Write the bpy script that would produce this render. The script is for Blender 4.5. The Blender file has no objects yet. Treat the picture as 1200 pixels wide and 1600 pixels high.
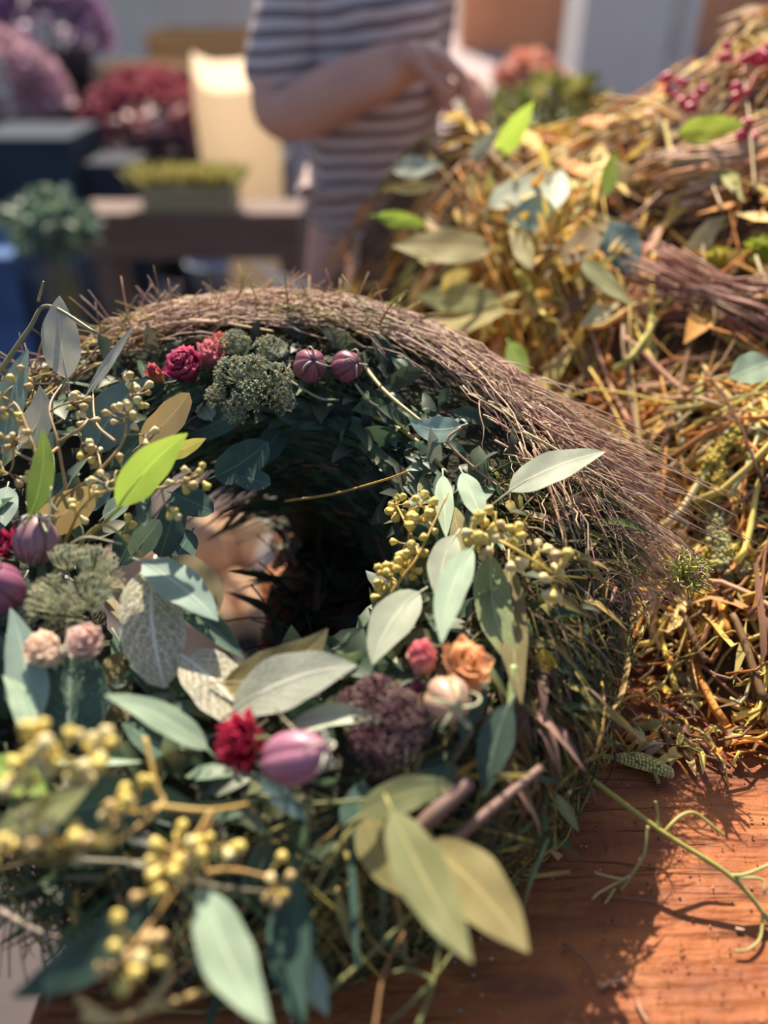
import bpy, math, random
import numpy as np
from mathutils import Vector, Matrix

# ---------------------------------------------------------------- camera, sky, sun, exposure
scn = bpy.context.scene
COL = scn.collection
rnd = random.Random(7)
nr = np.random.RandomState(11)
FPX, PITCH = 1209.0, math.radians(35)
CAM = Vector((0, 0, .41))
cd = bpy.data.cameras.new('camera'); cam = bpy.data.objects.new('camera', cd); COL.objects.link(cam)
cam.location = CAM; cam.rotation_euler = (math.radians(90) - PITCH, 0, 0)
cd.sensor_fit = 'VERTICAL'; cd.sensor_height = 36; cd.lens = 36 * FPX / 1600
cd.clip_start = .01; cd.clip_end = 200
cd.dof.use_dof = True; cd.dof.focus_distance = .475; cd.dof.aperture_fstop = 2.2
scn.camera = cam

SUN_EL = math.radians(47)
w = bpy.data.worlds.new('sky'); scn.world = w; w.use_nodes = True
wt = w.node_tree; bg = wt.nodes['Background']
sky = wt.nodes.new('ShaderNodeTexSky'); sky.sky_type = 'NISHITA'; sky.sun_disc = False
sky.sun_elevation = SUN_EL; sky.sun_rotation = 0; sky.air_density = .9; sky.dust_density = 2.5
wt.links.new(sky.outputs[0], bg.inputs[0]); bg.inputs[1].default_value = .125
sl = bpy.data.lights.new('sun', 'SUN'); sun = bpy.data.objects.new('sun', sl); COL.objects.link(sun)
sl.energy = 9.0; sl.angle = .009; sl.color = (1, .86, .68)
sun.rotation_euler = (-(math.pi / 2 - SUN_EL), 0, math.radians(7))
sun.location = (0, 3, 4)
vs = scn.view_settings
scn.display_settings.display_device = 'sRGB'
vs.view_transform = 'Standard'; vs.look = 'None'; vs.gamma = 1; vs.use_curve_mapping = False; vs.exposure = 0.35
scn.cycles.max_bounces = 8; scn.cycles.transmission_bounces = 4; scn.cycles.transparent_max_bounces = 4

# ---------------------------------------------------------------- geometry helpers
cp, sp = math.cos(PITCH), math.sin(PITCH)
FW = Vector((0, cp, -sp)); UPV = Vector((0, sp, cp)); RT = Vector((1, 0, 0))
def ray(px, py): return (FW + RT * ((px - 600) / FPX) - UPV * ((py - 800) / FPX))
O = Vector((-.083, .397, .106)); TILT = math.radians(18)
U = Vector((1, 0, 0)); V = Vector((0, math.cos(TILT), math.sin(TILT))); N = Vector((0, -math.sin(TILT), math.cos(TILT)))
def W(px, py, h=0.):                       # point h above the wreath's own plane
    d = ray(px, py); return CAM + d * ((O + N * h - CAM).dot(N) / d.dot(N))
def T(px, py, z=0.): d = ray(px, py); return CAM + d * ((z - CAM.z) / d.z)
def D(px, py, Y): d = ray(px, py); return CAM + d * (Y / d.y)
def pxs(p): return (p - CAM).dot(FW) / FPX    # metres per pixel at p
def ring(th, r, h): return O + (U * math.cos(th) + V * math.sin(th)) * r + N * h
def lerp(a, b, t): return a + (b - a) * t
def sstep(a, b, x):
    t = min(1, max(0, (x - a) / (b - a))); return t * t * (3 - 2 * t)
def spline(pts, n):                        # Catmull-Rom through pts, n samples
    P = [np.array(p, float) for p in pts]
    if len(P) == 2: return np.array([P[0] + (P[1] - P[0]) * t for t in np.linspace(0, 1, n)])
    P = [2 * P[0] - P[1]] + P + [2 * P[-1] - P[-2]]
    out = []; m = len(P) - 3
    for s in np.linspace(0, m - 1e-6, n):
        i = int(s); t = s - i; a, b, c, d = P[i:i + 4]
        out.append(.5 * (2 * b + (c - a) * t + (2 * a - 5 * b + 4 * c - d) * t * t + (3 * b - a - 3 * c + d) * t ** 3))
    return np.array(out)

class MB:
    def __init__(s): s.v = []; s.f = []; s.c = []; s.uv = []; s.n = 0
    def add(s, v, f, c, uv=None):
        v = np.asarray(v, float); k = len(v)
        s.v.append(v); s.f.extend([tuple(int(i) + s.n for i in q) for q in f])
        c = np.asarray(c, float)
        if c.ndim == 1: c = np.tile(c[:3], (k, 1))
        s.c.append(c[:, :3]); s.uv.append(np.zeros((k, 2)) + .5 if uv is None else np.asarray(uv, float)); s.n += k
    def tube(s, pts, rad, col, sides=4, col2=None):
        p = np.asarray(pts, float); n = len(p)
        t = np.gradient(p, axis=0); t /= np.linalg.norm(t, axis=1)[:, None] + 1e-12
        m = t.mean(0); ref = np.eye(3)[np.argmin(np.abs(m))]
        a = np.cross(t, ref); a /= np.linalg.norm(a, axis=1)[:, None] + 1e-12
        b = np.cross(t, a)
        r = np.broadcast_to(np.asarray(rad, float), (n,)) if np.ndim(rad) < 2 else rad
        ang = np.arange(sides) * 2 * math.pi / sides
        v = p[:, None, :] + r[:, None, None] * (a[:, None, :] * np.cos(ang)[None, :, None] + b[:, None, :] * np.sin(ang)[None, :, None])
        f = []
        for i in range(n - 1):
            for j in range(sides):
                k = (j + 1) % sides
                f.append((i * sides + j, i * sides + k, (i + 1) * sides + k, (i + 1) * sides + j))
        f.append(tuple(range(sides))[::-1]); f.append(tuple((n - 1) * sides + j for j in range(sides)))
        c = np.asarray(col, float)[:3]
        if col2 is not None:
            tt = np.linspace(0, 1, n)[:, None]; c = np.repeat(c * (1 - tt) + np.asarray(col2)[:3] * tt, sides, axis=0)
        s.add(v.reshape(-1, 3), f, c)
    def blade(s, pts, wid, nor, col, fold=.15):      # cheap leaf: 3 verts across
        p = np.asarray(pts, float); n = len(p)
        t = np.gradient(p, axis=0); t /= np.linalg.norm(t, axis=1)[:, None] + 1e-12
        sd = np.cross(t, np.asarray(nor, float)); sd /= np.linalg.norm(sd, axis=1)[:, None] + 1e-12
        up = np.cross(sd, t)
        tt = np.linspace(0, 1, n); pr = np.sin(math.pi * tt ** .8) ** .8 * wid * .5 + wid * .02
        v = np.stack([p - sd * pr[:, None] + up * (pr * fold * 2)[:, None], p, p + sd * pr[:, None] + up * (pr * fold * 2)[:, None]], 1).reshape(-1, 3)
        f = []
        for i in range(n - 1):
            for j in range(2): f.append((i * 3 + j, i * 3 + j + 1, i * 3 + j + 4, i * 3 + j + 3))
        uv = np.stack([np.tile([0, .5, 1], n), np.repeat(tt, 3)], 1)
        s.add(v, f, col, uv)
    def ball(s, c, r, col, seg=6, rings=4, axis=None, jit=0):
        c = np.asarray(c, float); r = np.broadcast_to(np.asarray(r, float), (3,))
        v = []; f = []
        for i in range(rings + 1):
            ph = math.pi * i / rings
            for j in range(seg):
                a = 2 * math.pi * j / seg; v.append((math.sin(ph) * math.cos(a), math.sin(ph) * math.sin(a), math.cos(ph)))
        for i in range(rings):
            for j in range(seg): f.append((i * seg + j, (i + 1) * seg + j, (i + 1) * seg + (j + 1) % seg, i * seg + (j + 1) % seg))
        v = np.array(v)
        if jit: v = v * (1 + nr.uniform(-jit, jit, (len(v), 1)))
        v = v * r
        if axis is not None:
            q = Vector((0, 0, 1)).rotation_difference(Vector(axis)).to_matrix(); v = v @ np.array(q).T
        s.add(v + c, f, col)
    def octa(s, c, r, col):
        v = np.array([(1, 0, 0), (-1, 0, 0), (0, 1, 0), (0, -1, 0), (0, 0, 1), (0, 0, -1)]) * r + np.asarray(c, float)
        s.add(v, [(0, 2, 4), (2, 1, 4), (1, 3, 4), (3, 0, 4), (2, 0, 5), (1, 2, 5), (3, 1, 5), (0, 3, 5)], col)
    def box(s, c, d, col=(.5, .5, .5), rz=0, taper=1):
        x, y, z = [q / 2 for q in d]; v = []
        for sz in (-1, 1):
            k = 1 if sz < 0 else taper
            for a, b in ((-1, -1), (1, -1), (1, 1), (-1, 1)):
                q = Vector((a * x * k, b * y * k, sz * z)); q.rotate(Matrix.Rotation(rz, 3, 'Z')); v.append(q)
        s.add(np.array([tuple(q) for q in v]) + np.asarray(c, float), [(3, 2, 1, 0), (4, 5, 6, 7), (0, 1, 5, 4), (1, 2, 6, 5), (2, 3, 7, 6), (3, 0, 4, 7)], col)
    def mesh(s, name, mat, smooth=True):
        me = bpy.data.meshes.new(name)
        v = np.concatenate(s.v); c = np.concatenate(s.c); uv = np.concatenate(s.uv)
        me.from_pydata(v.tolist(), [], s.f); me.update()
        at = me.color_attributes.new('Col', 'FLOAT_COLOR', 'POINT')
        at.data.foreach_set('color', np.concatenate([c, np.ones((len(c), 1))], 1).astype(np.float32).ravel())
        li = np.empty(len(me.loops), np.int32); me.loops.foreach_get('vertex_index', li)
        ul = me.uv_layers.new(name='UVMap'); ul.data.foreach_set('uv', uv[li].astype(np.float32).ravel())
        if smooth: me.polygons.foreach_set('use_smooth', np.ones(len(me.polygons), bool))
        me.materials.append(mat); return me
    def build(s, name, mat, parent=None, smooth=True, loc=None):
        me = s.mesh(name, mat, smooth)
        if loc is not None:
            me.transform(Matrix.Translation(-Vector(loc)))
        o = bpy.data.objects.new(name, me); COL.objects.link(o)
        if loc is not None: o.location = loc
        if parent is not None:
            bpy.context.view_layer.update() if parent.get('_moved') else None
            o.parent = parent; o.matrix_parent_inverse = world_of(parent).inverted()
        return o
def world_of(o):
    m = o.matrix_basis.copy()
    if o.parent is not None: m = world_of(o.parent) @ o.matrix_parent_inverse @ m
    return m
def tag(o, label=None, cat=None, group=None, kind=None):
    if label: o['label'] = label
    if cat: o['category'] = cat
    if group: o['group'] = group
    if kind: o['kind'] = kind
    return o
def empty(name, loc, label, cat, group=None):
    o = bpy.data.objects.new(name, None); COL.objects.link(o); o.location = loc; o.empty_display_size = .02
    return tag(o, label, cat, group)
def inst(name, me, M, parent):
    o = bpy.data.objects.new(name, me); COL.objects.link(o); o.parent = parent
    o.matrix_parent_inverse = world_of(parent).inverted(); o.matrix_basis = M
    return o
def frame(p, z, x=None, s=1.):              # matrix at p with local +Z along z
    z = Vector(z).normalized(); x = Vector(x) if x is not None else Vector((.31, .77, .2))
    y = z.cross(x).normalized(); x = y.cross(z)
    S = s if hasattr(s, '__len__') else (s, s, s)
    return Matrix(((x.x * S[0], y.x * S[1], z.x * S[2], p[0]), (x.y * S[0], y.y * S[1], z.y * S[2], p[1]), (x.z * S[0], y.z * S[1], z.z * S[2], p[2]), (0, 0, 0, 1)))
def jc(c, a=.2):                            # jittered colour
    k = 1 + rnd.uniform(-a, a); return tuple(min(1, max(0, q * k * (1 + rnd.uniform(-a, a) * .35))) for q in c)

# ---------------------------------------------------------------- materials
def newmat(name):
    m = bpy.data.materials.new(name); m.use_nodes = True; t = m.node_tree
    return m, t, t.nodes['Principled BSDF'], t.nodes['Material Output']
def nd(t, ty, **k):
    n = t.nodes.new(ty)
    for a, v in k.items(): setattr(n, a, v)
    return n
def mth(t, op, a, b=None, c=None, clamp=False):
    n = nd(t, 'ShaderNodeMath', operation=op, use_clamp=clamp)
    for i, q in enumerate((a, b, c)):
        if q is None: continue
        if isinstance(q, (int, float)): n.inputs[i].default_value = q
        else: t.links.new(q, n.inputs[i])
    return n.outputs[0]
def mapr(t, v, a, b, c=0., d=1.):
    n = nd(t, 'ShaderNodeMapRange', interpolation_type='SMOOTHSTEP'); t.links.new(v, n.inputs[0])
    for i, q in enumerate((a, b, c, d)): n.inputs[i + 1].default_value = q
    return n.outputs[0]
def mix(t, f, a, b, mode='MIX'):
    n = nd(t, 'ShaderNodeMix', data_type='RGBA', blend_type=mode)
    for i, q in ((0, f), (6, a), (7, b)):
        if hasattr(q, 'links'): t.links.new(q, n.inputs[i])
        elif isinstance(q, (int, float)): n.inputs[i].default_value = q
        else: n.inputs[i].default_value = (*q, 1)
    return n.outputs[2]
def noise(t, scale, det=3, coord=None, vec_scale=None):
    n = nd(t, 'ShaderNodeTexNoise'); n.inputs['Scale'].default_value = scale; n.inputs['Detail'].default_value = det
    tc = nd(t, 'ShaderNodeTexCoord'); src = tc.outputs[coord or 'Object']
    if vec_scale:
        mp = nd(t, 'ShaderNodeMapping'); mp.inputs['Scale'].default_value = vec_scale; t.links.new(src, mp.inputs[0]); src = mp.outputs[0]
    t.links.new(src, n.inputs['Vector']); return n.outputs[0]
def bump(t, h, b, strength=.3, dist=.001):
    n = nd(t, 'ShaderNodeBump'); n.inputs['Strength'].default_value = strength; n.inputs['Distance'].default_value = dist
    t.links.new(h, n.inputs['Height']); t.links.new(n.outputs[0], b.inputs['Normal']); return n
def add_trans(t, b, out, colsock, fac):
    tr = nd(t, 'ShaderNodeBsdfTranslucent'); mx = nd(t, 'ShaderNodeMixShader'); mx.inputs[0].default_value = fac
    if hasattr(colsock, 'links'): t.links.new(colsock, tr.inputs[0])
    else: tr.inputs[0].default_value = (*colsock, 1)
    t.links.new(b.outputs[0], mx.inputs[1]); t.links.new(tr.outputs[0], mx.inputs[2]); t.links.new(mx.outputs[0], out.inputs[0])
def attr_mat(name, rough=.7, trans=0, spec=.3, bscale=0, bstr=.3, bdist=.001, gain=1.):
    m, t, b, out = newmat(name); a = nd(t, 'ShaderNodeAttribute', attribute_name='Col')
    n = noise(t, 120, 2); c = mix(t, 1.0, a.outputs['Color'], mix(t, n, (.7, .7, .7), (1.25, 1.25, 1.25)), 'MULTIPLY')
    t.links.new(c, b.inputs['Base Color']); b.inputs['Roughness'].default_value = rough; b.inputs['Specular IOR Level'].default_value = spec
    if bscale: bump(t, noise(t, bscale, 4), b, bstr, bdist)
    if trans: add_trans(t, b, out, c, trans)
    return m
def plain(name, c, rough=.6, c2=None, ns=8, bscale=0, bstr=.3, bdist=.002, metal=0, vec=None, spec=.4):
    m, t, b, out = newmat(name)
    n = noise(t, ns, 5, vec_scale=vec); c2 = c2 or tuple(q * .72 for q in c)
    t.links.new(mix(t, mapr(t, n, .3, .7), c2, c), b.inputs['Base Color'])
    b.inputs['Roughness'].default_value = rough; b.inputs['Metallic'].default_value = metal; b.inputs['Specular IOR Level'].default_value = spec
    if bscale: bump(t, noise(t, bscale, 5, vec_scale=vec), b, bstr, bdist)
    return m
def leaf_mat(name, base, vein, tcol, trans=.4, style='fine', rough=.55, veins=.5, spec=.3):
    m, t, b, out = newmat(name)
    uv = nd(t, 'ShaderNodeUVMap', uv_map='UVMap'); sx = nd(t, 'ShaderNodeSeparateXYZ'); t.links.new(uv.outputs[0], sx.inputs[0])
    u, v = sx.outputs[0], sx.outputs[1]
    au = mth(t, 'ABSOLUTE', mth(t, 'SUBTRACT', u, .5))
    mid = mapr(t, au, .012, .04, 1, 0)
    n1 = noise(t, 60, 3); base_c = mix(t, mapr(t, n1, .3, .7), tuple(q * .82 for q in base), tuple(min(1, q * 1.12) for q in base))
    if style == 'fine':
        sec = mapr(t, mth(t, 'SINE', mth(t, 'MULTIPLY', mth(t, 'SUBTRACT', mth(t, 'MULTIPLY', v, 1.0), mth(t, 'MULTIPLY', au, .75)), 110.)), .72, 1.0)
        mask = mth(t, 'MAXIMUM', mid, mth(t, 'MULTIPLY', sec, veins * .35)); h = mask
    else:
        cb = nd(t, 'ShaderNodeCombineXYZ'); t.links.new(mth(t, 'MULTIPLY', u, 1.), cb.inputs[0]); t.links.new(mth(t, 'SUBTRACT', mth(t, 'MULTIPLY', v, 2.3), mth(t, 'MULTIPLY', au, 1.3)), cb.inputs[1])
        sec = mapr(t, mth(t, 'SINE', mth(t, 'MULTIPLY', mth(t, 'SUBTRACT', v, mth(t, 'MULTIPLY', au, .7)), 52.)), .93, 1.0)
        vo = nd(t, 'ShaderNodeTexVoronoi', feature='DISTANCE_TO_EDGE'); vo.inputs['Scale'].default_value = 13 if style == 'net' else 26
        t.links.new(cb.outputs[0], vo.inputs['Vector'])
        net = mapr(t, vo.outputs[0], .02, .12, 1, 0)
        mask = mth(t, 'MAXIMUM', mid, mth(t, 'MAXIMUM', mth(t, 'MULTIPLY', sec, veins), mth(t, 'MULTIPLY', net, veins * (.8 if style == 'net' else .35))))
        h = mask if style == 'net' else mapr(t, vo.outputs[0], 0, .35)
    edge = mapr(t, au, .455, .5, 0, .6 if style != 'fine' else .25)
    c = mix(t, mth(t, 'MAXIMUM', mask, edge), base_c, vein)
    at = nd(t, 'ShaderNodeObjectInfo')
    sat = nd(t, 'ShaderNodeHueSaturation'); sat.inputs['Saturation'].default_value = 1.0
    t.links.new(mth(t, 'ADD', mth(t, 'MULTIPLY', at.outputs['Random'], .25), .88), sat.inputs['Value']); t.links.new(c, sat.inputs['Color'])
    t.links.new(sat.outputs[0], b.inputs['Base Color']); b.inputs['Roughness'].default_value = rough; b.inputs['Specular IOR Level'].default_value = spec
    bump(t, h, b, .5 if style != 'fine' else .25, .0008 if style != 'fine' else .0003)
    tc = mix(t, mth(t, 'MULTIPLY', mask, .6), tcol, tuple(min(1, q * 1.5) for q in tcol))
    add_trans(t, b, out, tc, trans)
    return m
def petal_mat(name, c0, c1, c2, trans=.45, rough=.35):
    m, t, b, out = newmat(name)
    uv = nd(t, 'ShaderNodeUVMap', uv_map='UVMap'); sx = nd(t, 'ShaderNodeSeparateXYZ'); t.links.new(uv.outputs[0], sx.inputs[0])
    r = nd(t, 'ShaderNodeValToRGB'); e = r.color_ramp.elements; e[0].color = (*c0, 1); e[1].color = (*c2, 1)
    k = e.new(.5); k.color = (*c1, 1); t.links.new(sx.outputs[1], r.inputs[0])
    s = mapr(t, mth(t, 'SINE', mth(t, 'MULTIPLY', sx.outputs[0], 60.)), -1, 1, .82, 1.1)
    c = mix(t, 1., r.outputs[0], s, 'MULTIPLY')
    t.links.new(c, b.inputs['Base Color']); b.inputs['Roughness'].default_value = rough; b.inputs['Specular IOR Level'].default_value = .3
    add_trans(t, b, out, c, trans); return m

M = {}
M['twig'] = attr_mat('twig bark', .6, 0, .45)
M['herb'] = attr_mat('dry herb strands', .65, .25, .3)
M['foliage'] = attr_mat('small foliage', .5, .3, .4)
M['bract'] = attr_mat('seed floss', .8, .2, .2)
M['pod'] = attr_mat('papery pod', .38, .15, .5, 300, .2, .0004)
M['stem'] = attr_mat('green stem', .45, .1, .5)
M['berry'] = plain('ochre green bud', (.66, .56, .16), .38, (.56, .42, .10), 90)
M['berry_b'] = plain('russet bud', (.48, .29, .16), .4, (.46, .38, .14), 90)
M['berry_p'] = plain('pale bud', (.70, .64, .34), .4, (.58, .46, .22), 90)
LM = {}
LM['teal'] = leaf_mat('blue green gum leaf', (.27, .39, .33), (.50, .60, .49), (.20, .30, .12), .25)
LM['pale'] = leaf_mat('pale gum leaf', (.50, .56, .43), (.70, .72, .55), (.42, .42, .18), .35)
LM['mint'] = leaf_mat('mint gum leaf', (.42, .56, .40), (.58, .70, .50), (.30, .42, .16), .3)
LM['lime'] = leaf_mat('lime gum leaf', (.28, .44, .09), (.50, .66, .20), (.42, .60, .09), .55)
LM['olive'] = leaf_mat('olive gum leaf', (.36, .40, .20), (.62, .60, .28), (.50, .46, .10), .45)
LM['gold'] = leaf_mat('yellowed gum leaf', (.44, .41, .19), (.68, .60, .28), (.60, .50, .15), .5)
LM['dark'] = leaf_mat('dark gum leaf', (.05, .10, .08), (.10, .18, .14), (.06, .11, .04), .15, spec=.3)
LM['blue'] = leaf_mat('slate blue gum leaf', (.11, .19, .20), (.22, .31, .31), (.10, .15, .09), .2)
LM['tan'] = leaf_mat('tan gum leaf', (.42, .34, .20), (.58, .48, .30), (.50, .36, .14), .35)
LM['grey'] = leaf_mat('grey gum leaf', (.60, .62, .54), (.74, .74, .64), (.55, .54, .42), .45)
LM['sagew'] = leaf_mat('felted sage underside', (.36, .33, .19), (.92, .92, .82), (.55, .42, .16), .35, 'net', .85, 1.0, .15)
LM['sageg'] = leaf_mat('grey green sage leaf', (.44, .48, .38), (.74, .76, .66), (.42, .42, .20), .3, 'net', .85, .55, .15)
LM['sage'] = leaf_mat('pebbled sage leaf', (.30, .38, .17), (.58, .60, .38), (.40, .42, .10), .35, 'pebble', .8, .8, .2)
LM['saged'] = leaf_mat('deep green sage leaf', (.085, .15, .11), (.28, .36, .28), (.08, .13, .05), .15, 'pebble', .8, .5, .2)
LM['sageo'] = leaf_mat('olive sage leaf', (.30, .26, .11), (.64, .60, .38), (.45, .34, .08), .35, 'pebble', .8, .7, .2)

# ---------------------------------------------------------------- leaf builder
def leaf_mb(P0, P1, wpx, up=0., bend=0., lift=0., roll=0., prof='lance', fold=.1, nv=14, nu=6, stalk=.12, curl=0.):
    """a leaf from P0 to P1, wpx wide (pixels there); up tips its face from the lens to the sky"""
    P0, P1 = Vector(P0), Vector(P1); mid = (P0 + P1) / 2; L = (P1 - P0).length
    c = (CAM - mid).normalized(); ax = (P1 - P0).normalized(); sd0 = ax.cross(c).normalized()
    nor = (c + Vector((0, .25, 1)) * up); nor = (nor - ax * nor.dot(ax)).normalized()
    nor.rotate(Matrix.Rotation(roll, 3, ax))
    cmid = mid + sd0 * (bend * 2 * L) + nor * (lift * 2 * L)
    k = max(.4, abs(nor.dot((c - ax * c.dot(ax)).normalized())))
    hw = wpx * pxs(mid) * .5 / k
    v, uv, f = [], [], []
    for i in range(nv + 1):
        t = i / nv; p = P0 * (1 - t) ** 2 + cmid * 2 * t * (1 - t) + P1 * t * t
        tg = ((cmid - P0) * (1 - t) + (P1 - cmid) * t).normalized()
        s = tg.cross(nor).normalized(); n = s.cross(tg)
        if prof == 'lance': pr = (math.sin(math.pi * t ** .78)) ** .85 if 0 < t < 1 else 0
        elif prof == 'oval': pr = (max(0, 1 - (2 * t - 1) ** 2)) ** .55 * (1 - .12 * t)
        else: pr = math.sin(math.pi * t ** .65) ** .7 if 0 < t < 1 else 0
        pr = max(pr, .02) * hw * (1 + .035 * math.sin(t * 17 + L * 900))
        cu = curl * math.sin(t * math.pi)
        for j in range(nu + 1):
            q = (j / nu - .5) * 2
            wob = .05 * math.sin(t * 13 + q * 3 + L * 500)
            v.append(p + s * (q * pr * (1 - .25 * abs(cu) * q * q)) + n * (abs(q) * fold * pr + q * q * cu * pr + wob * pr * abs(q))); uv.append((j / nu, t))
    for i in range(nv):
        for j in range(nu):
            a = i * (nu + 1) + j; f.append((a, a + 1, a + nu + 2, a + nu + 1))
    mb = MB(); mb.add(np.array([tuple(q) for q in v]), f, (.5, .5, .5), np.array(uv))
    r = max(.0005, hw * .045)
    tg0 = (cmid - P0).normalized()
    back = P0 - tg0 * (L * stalk) - nor * (L * stalk * .15)
    mb.tube([tuple(q) for q in (back, P0, P0.lerp(cmid, .35) - nor * r * .5, P0 * .36 + cmid * .48 + P1 * .16 - nor * r * .3)], [r * 1.1, r, r * .7, r * .2], (.5, .5, .5), 5)
    mb.uv[-1][:] = (.5, .3)
    return mb
def leaf(parent, name, b, t, wpx, mat, where=W, label=None, **k):
    P0, P1 = where(*b), where(*t)
    o = leaf_mb(P0, P1, wpx, **k).build(name, LM[mat], parent, loc=P0)
    if label: o['label'] = label
    return o

def berry_mesh(mat):
    mb = MB(); prof = [(.0, 0), (.16, .04), (.26, .25), (.40, .5), (.47, .68), (.44, .84), (.30, .95), (.13, .98), (.07, 1.08), (0, 1.1)]
    seg = 8; v = []; f = []
    for r, z in prof:
        for j in range(seg): a = 2 * math.pi * j / seg; v.append((r * math.cos(a), r * math.sin(a), z))
    for i in range(len(prof) - 1):
        for j in range(seg): k = (j + 1) % seg; f.append((i * seg + j, i * seg + k, (i + 1) * seg + k, (i + 1) * seg + j))
    mb.add(np.array(v), f, (.5, .5, .5)); return mb.mesh('berry', mat)
BM = [berry_mesh(M[k]) for k in ('berry', 'berry_b', 'berry_p')]

def sprig(parent, name, stems, clusters, label=None, r=.0009, col=(.42, .34, .13), mixb=(.6, .15, .25), bs=1., where=W, berry='berry', mul=1., joined=False):
    """stems: list of pixel paths; clusters: (px,py,h,radius_px,count) of buds hung from the nearest stem"""
    mb = MB(); allp = []
    for st in stems:
        p = spline([where(*q) for q in st], 6 * len(st)); n = len(p)
        mb.tube(p, np.linspace(r * 1.15, r * .75, n), jc(col, .1), 6, jc(col, .2)); allp.append(p)
    allp = np.concatenate(allp); todo = []
    for (x, y, h, rad, n) in clusters:
        c = np.array(where(x, y, h)); i = np.argmin(((allp - c) ** 2).sum(1)); a = allp[i]
        out = c - a; dl = np.linalg.norm(out) + 1e-6
        mid = (a + c) / 2 + nr.normal(0, .12, 3) * dl
        if dl > .002: mb.tube(spline([a, mid, c], 6), np.linspace(r * .75, r * .55, 6), jc(col, .15), 5)
        R = rad * pxs(Vector(c))
        for k in range(int(n * mul)):
            d = nr.normal(0, 1, 3); d /= np.linalg.norm(d); d = d + out / dl * .5; d /= np.linalg.norm(d)
            base = c + d * R * nr.uniform(.25, .75)
            mb.tube(spline([c, (c + base) / 2 + nr.normal(0, .08, 3) * R, base], 4), [r * .5] * 4, jc(col, .2), 4)
            todo.append((base, d))
    o = mb.build(name, M['stem'], parent)
    if label: o['label'] = label
    if joined:
        mb = MB()
        for base, d in todo:
            me = BM[0]; F = frame(base, d, s=.0062 * bs * nr.uniform(.75, 1.1)); mb.add(np.array([tuple(F @ q.co) for q in me.vertices]), [tuple(p.vertices) for p in me.polygons], (.5, .5, .5))
        tag(mb.build('berries', M['berry'], o), kind='stuff'); return o
    for base, d in todo:
        me = BM[nr.choice(3, p=mixb)]; s = .0062 * bs * nr.uniform(.72, 1.12)
        inst(berry, me, frame(base, d, s=(s, s, s * nr.uniform(.95, 1.3))), o)
    return o

# ---------------------------------------------------------------- flowers, pods, seed heads
def petal_mesh(name, mat, cup=.5, point=.5):
    mb = MB(); nv, nu = 6, 4; v = []; uv = []; f = []
    for i in range(nv + 1):
        t = i / nv; w_ = (.20 + .8 * math.sin(math.pi * min(1, t * .62 + .05)) ** 1.2) * (1 - t ** 6 * (1 - .15 * point) if t < 1 else .12)
        w_ *= (1 - point * max(0, t - .6) * 1.8)
        for j in range(nu + 1):
            q = (j / nu - .5) * 2
            v.append((q * w_ * .24, -cup * .28 * math.sin(t * 1.6) - q * q * .10 * cup + .06, t * (1 - .12 * cup * t) + .015 * math.sin(5 * q + 3 * t))); uv.append((j / nu, t))
    for i in range(nv):
        for j in range(nu): a = i * (nu + 1) + j; f.append((a, a + 1, a + nu + 2, a + nu + 1))
    mb.add(np.array(v), f, (.5, .5, .5), np.array(uv)); return mb.mesh(name, mat)
def strawflower(parent, px, py, h, rpx, axis, cols, openness, n, ccol, label, joined=False, where=W, stemcol=(.25, .3, .12)):
    """papery everlasting: rings of pointed bracts round a disc; openness 0 closed bud .. 1 flat"""
    c = where(px, py, h); R = rpx * pxs(c); ax = Vector(axis).normalized()
    base = c - ax * R * .75
    core = MB(); core.ball(base + ax * R * .45, (R * .42, R * .42, R * .5), ccol, 10, 7, ax)
    for k in range(46):
        a = k * 2.4; rr = R * .36 * math.sqrt(k / 46); q = frame(base, ax) @ Vector((rr * math.cos(a), rr * math.sin(a), R * (.98 - .4 * (rr / R) ** 2)))
        core.tube([tuple(q - ax * R * .12), tuple(q + ax * R * .05)], [R * .028, R * .018], jc(ccol, .25), 4)
    core.tube([tuple(base - ax * R * 1.1), tuple(base)], [R * .09, R * .14], stemcol, 6)
    o = core.build('strawflower', M['pod'], parent); o['label'] = label
    pm = petal_mat('bract ' + label[:24], *cols)
    me = petal_mesh('petal', pm, 1 - .35 * openness, .6)
    F = frame(base, ax); mb = MB()
    for k in range(n):
        t = (k + .5) / n; phi = k * 2.39996; lay = 1 - t                     # inner first
        tilt = math.radians(lerp(6 + 14 * (1 - openness) * 0, 18 + 62 * openness, t) + rnd.uniform(-5, 5))
        ln = R * lerp(1.05, 1.22, math.sin(t * 2.2)) * (1 if openness > .5 else lerp(1.45, 1.05, t))
        off = R * lerp(.10, .34, t) * (1.25 if openness < .5 else 1)
        wk = 1.35 if n < 40 and not joined else 1.
        Mx = F @ Matrix.Rotation(phi, 4, 'Z') @ Matrix.Translation((0, off, R * .12 * (1 - t))) @ Matrix.Rotation(-tilt, 4, 'X') @ Matrix.Diagonal((ln * wk * rnd.uniform(1.05, 1.4), ln, ln * rnd.uniform(.9, 1.05), 1))
        if joined:
            v = np.array([tuple(Mx @ q.co) for q in me.vertices]); uvd = np.zeros((len(v), 2)); nv, nu = 6, 4
            uvd[:] = [((i % 5) / 4, (i // 5) / 6) for i in range(len(v))]
            mb.add(v, [tuple(p.vertices) for p in me.polygons], (.5, .5, .5), uvd)
        else: inst('petal', me, Mx, o)
    if joined: q = mb.build('petals', pm, o); q['kind'] = 'stuff'
    return o
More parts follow.
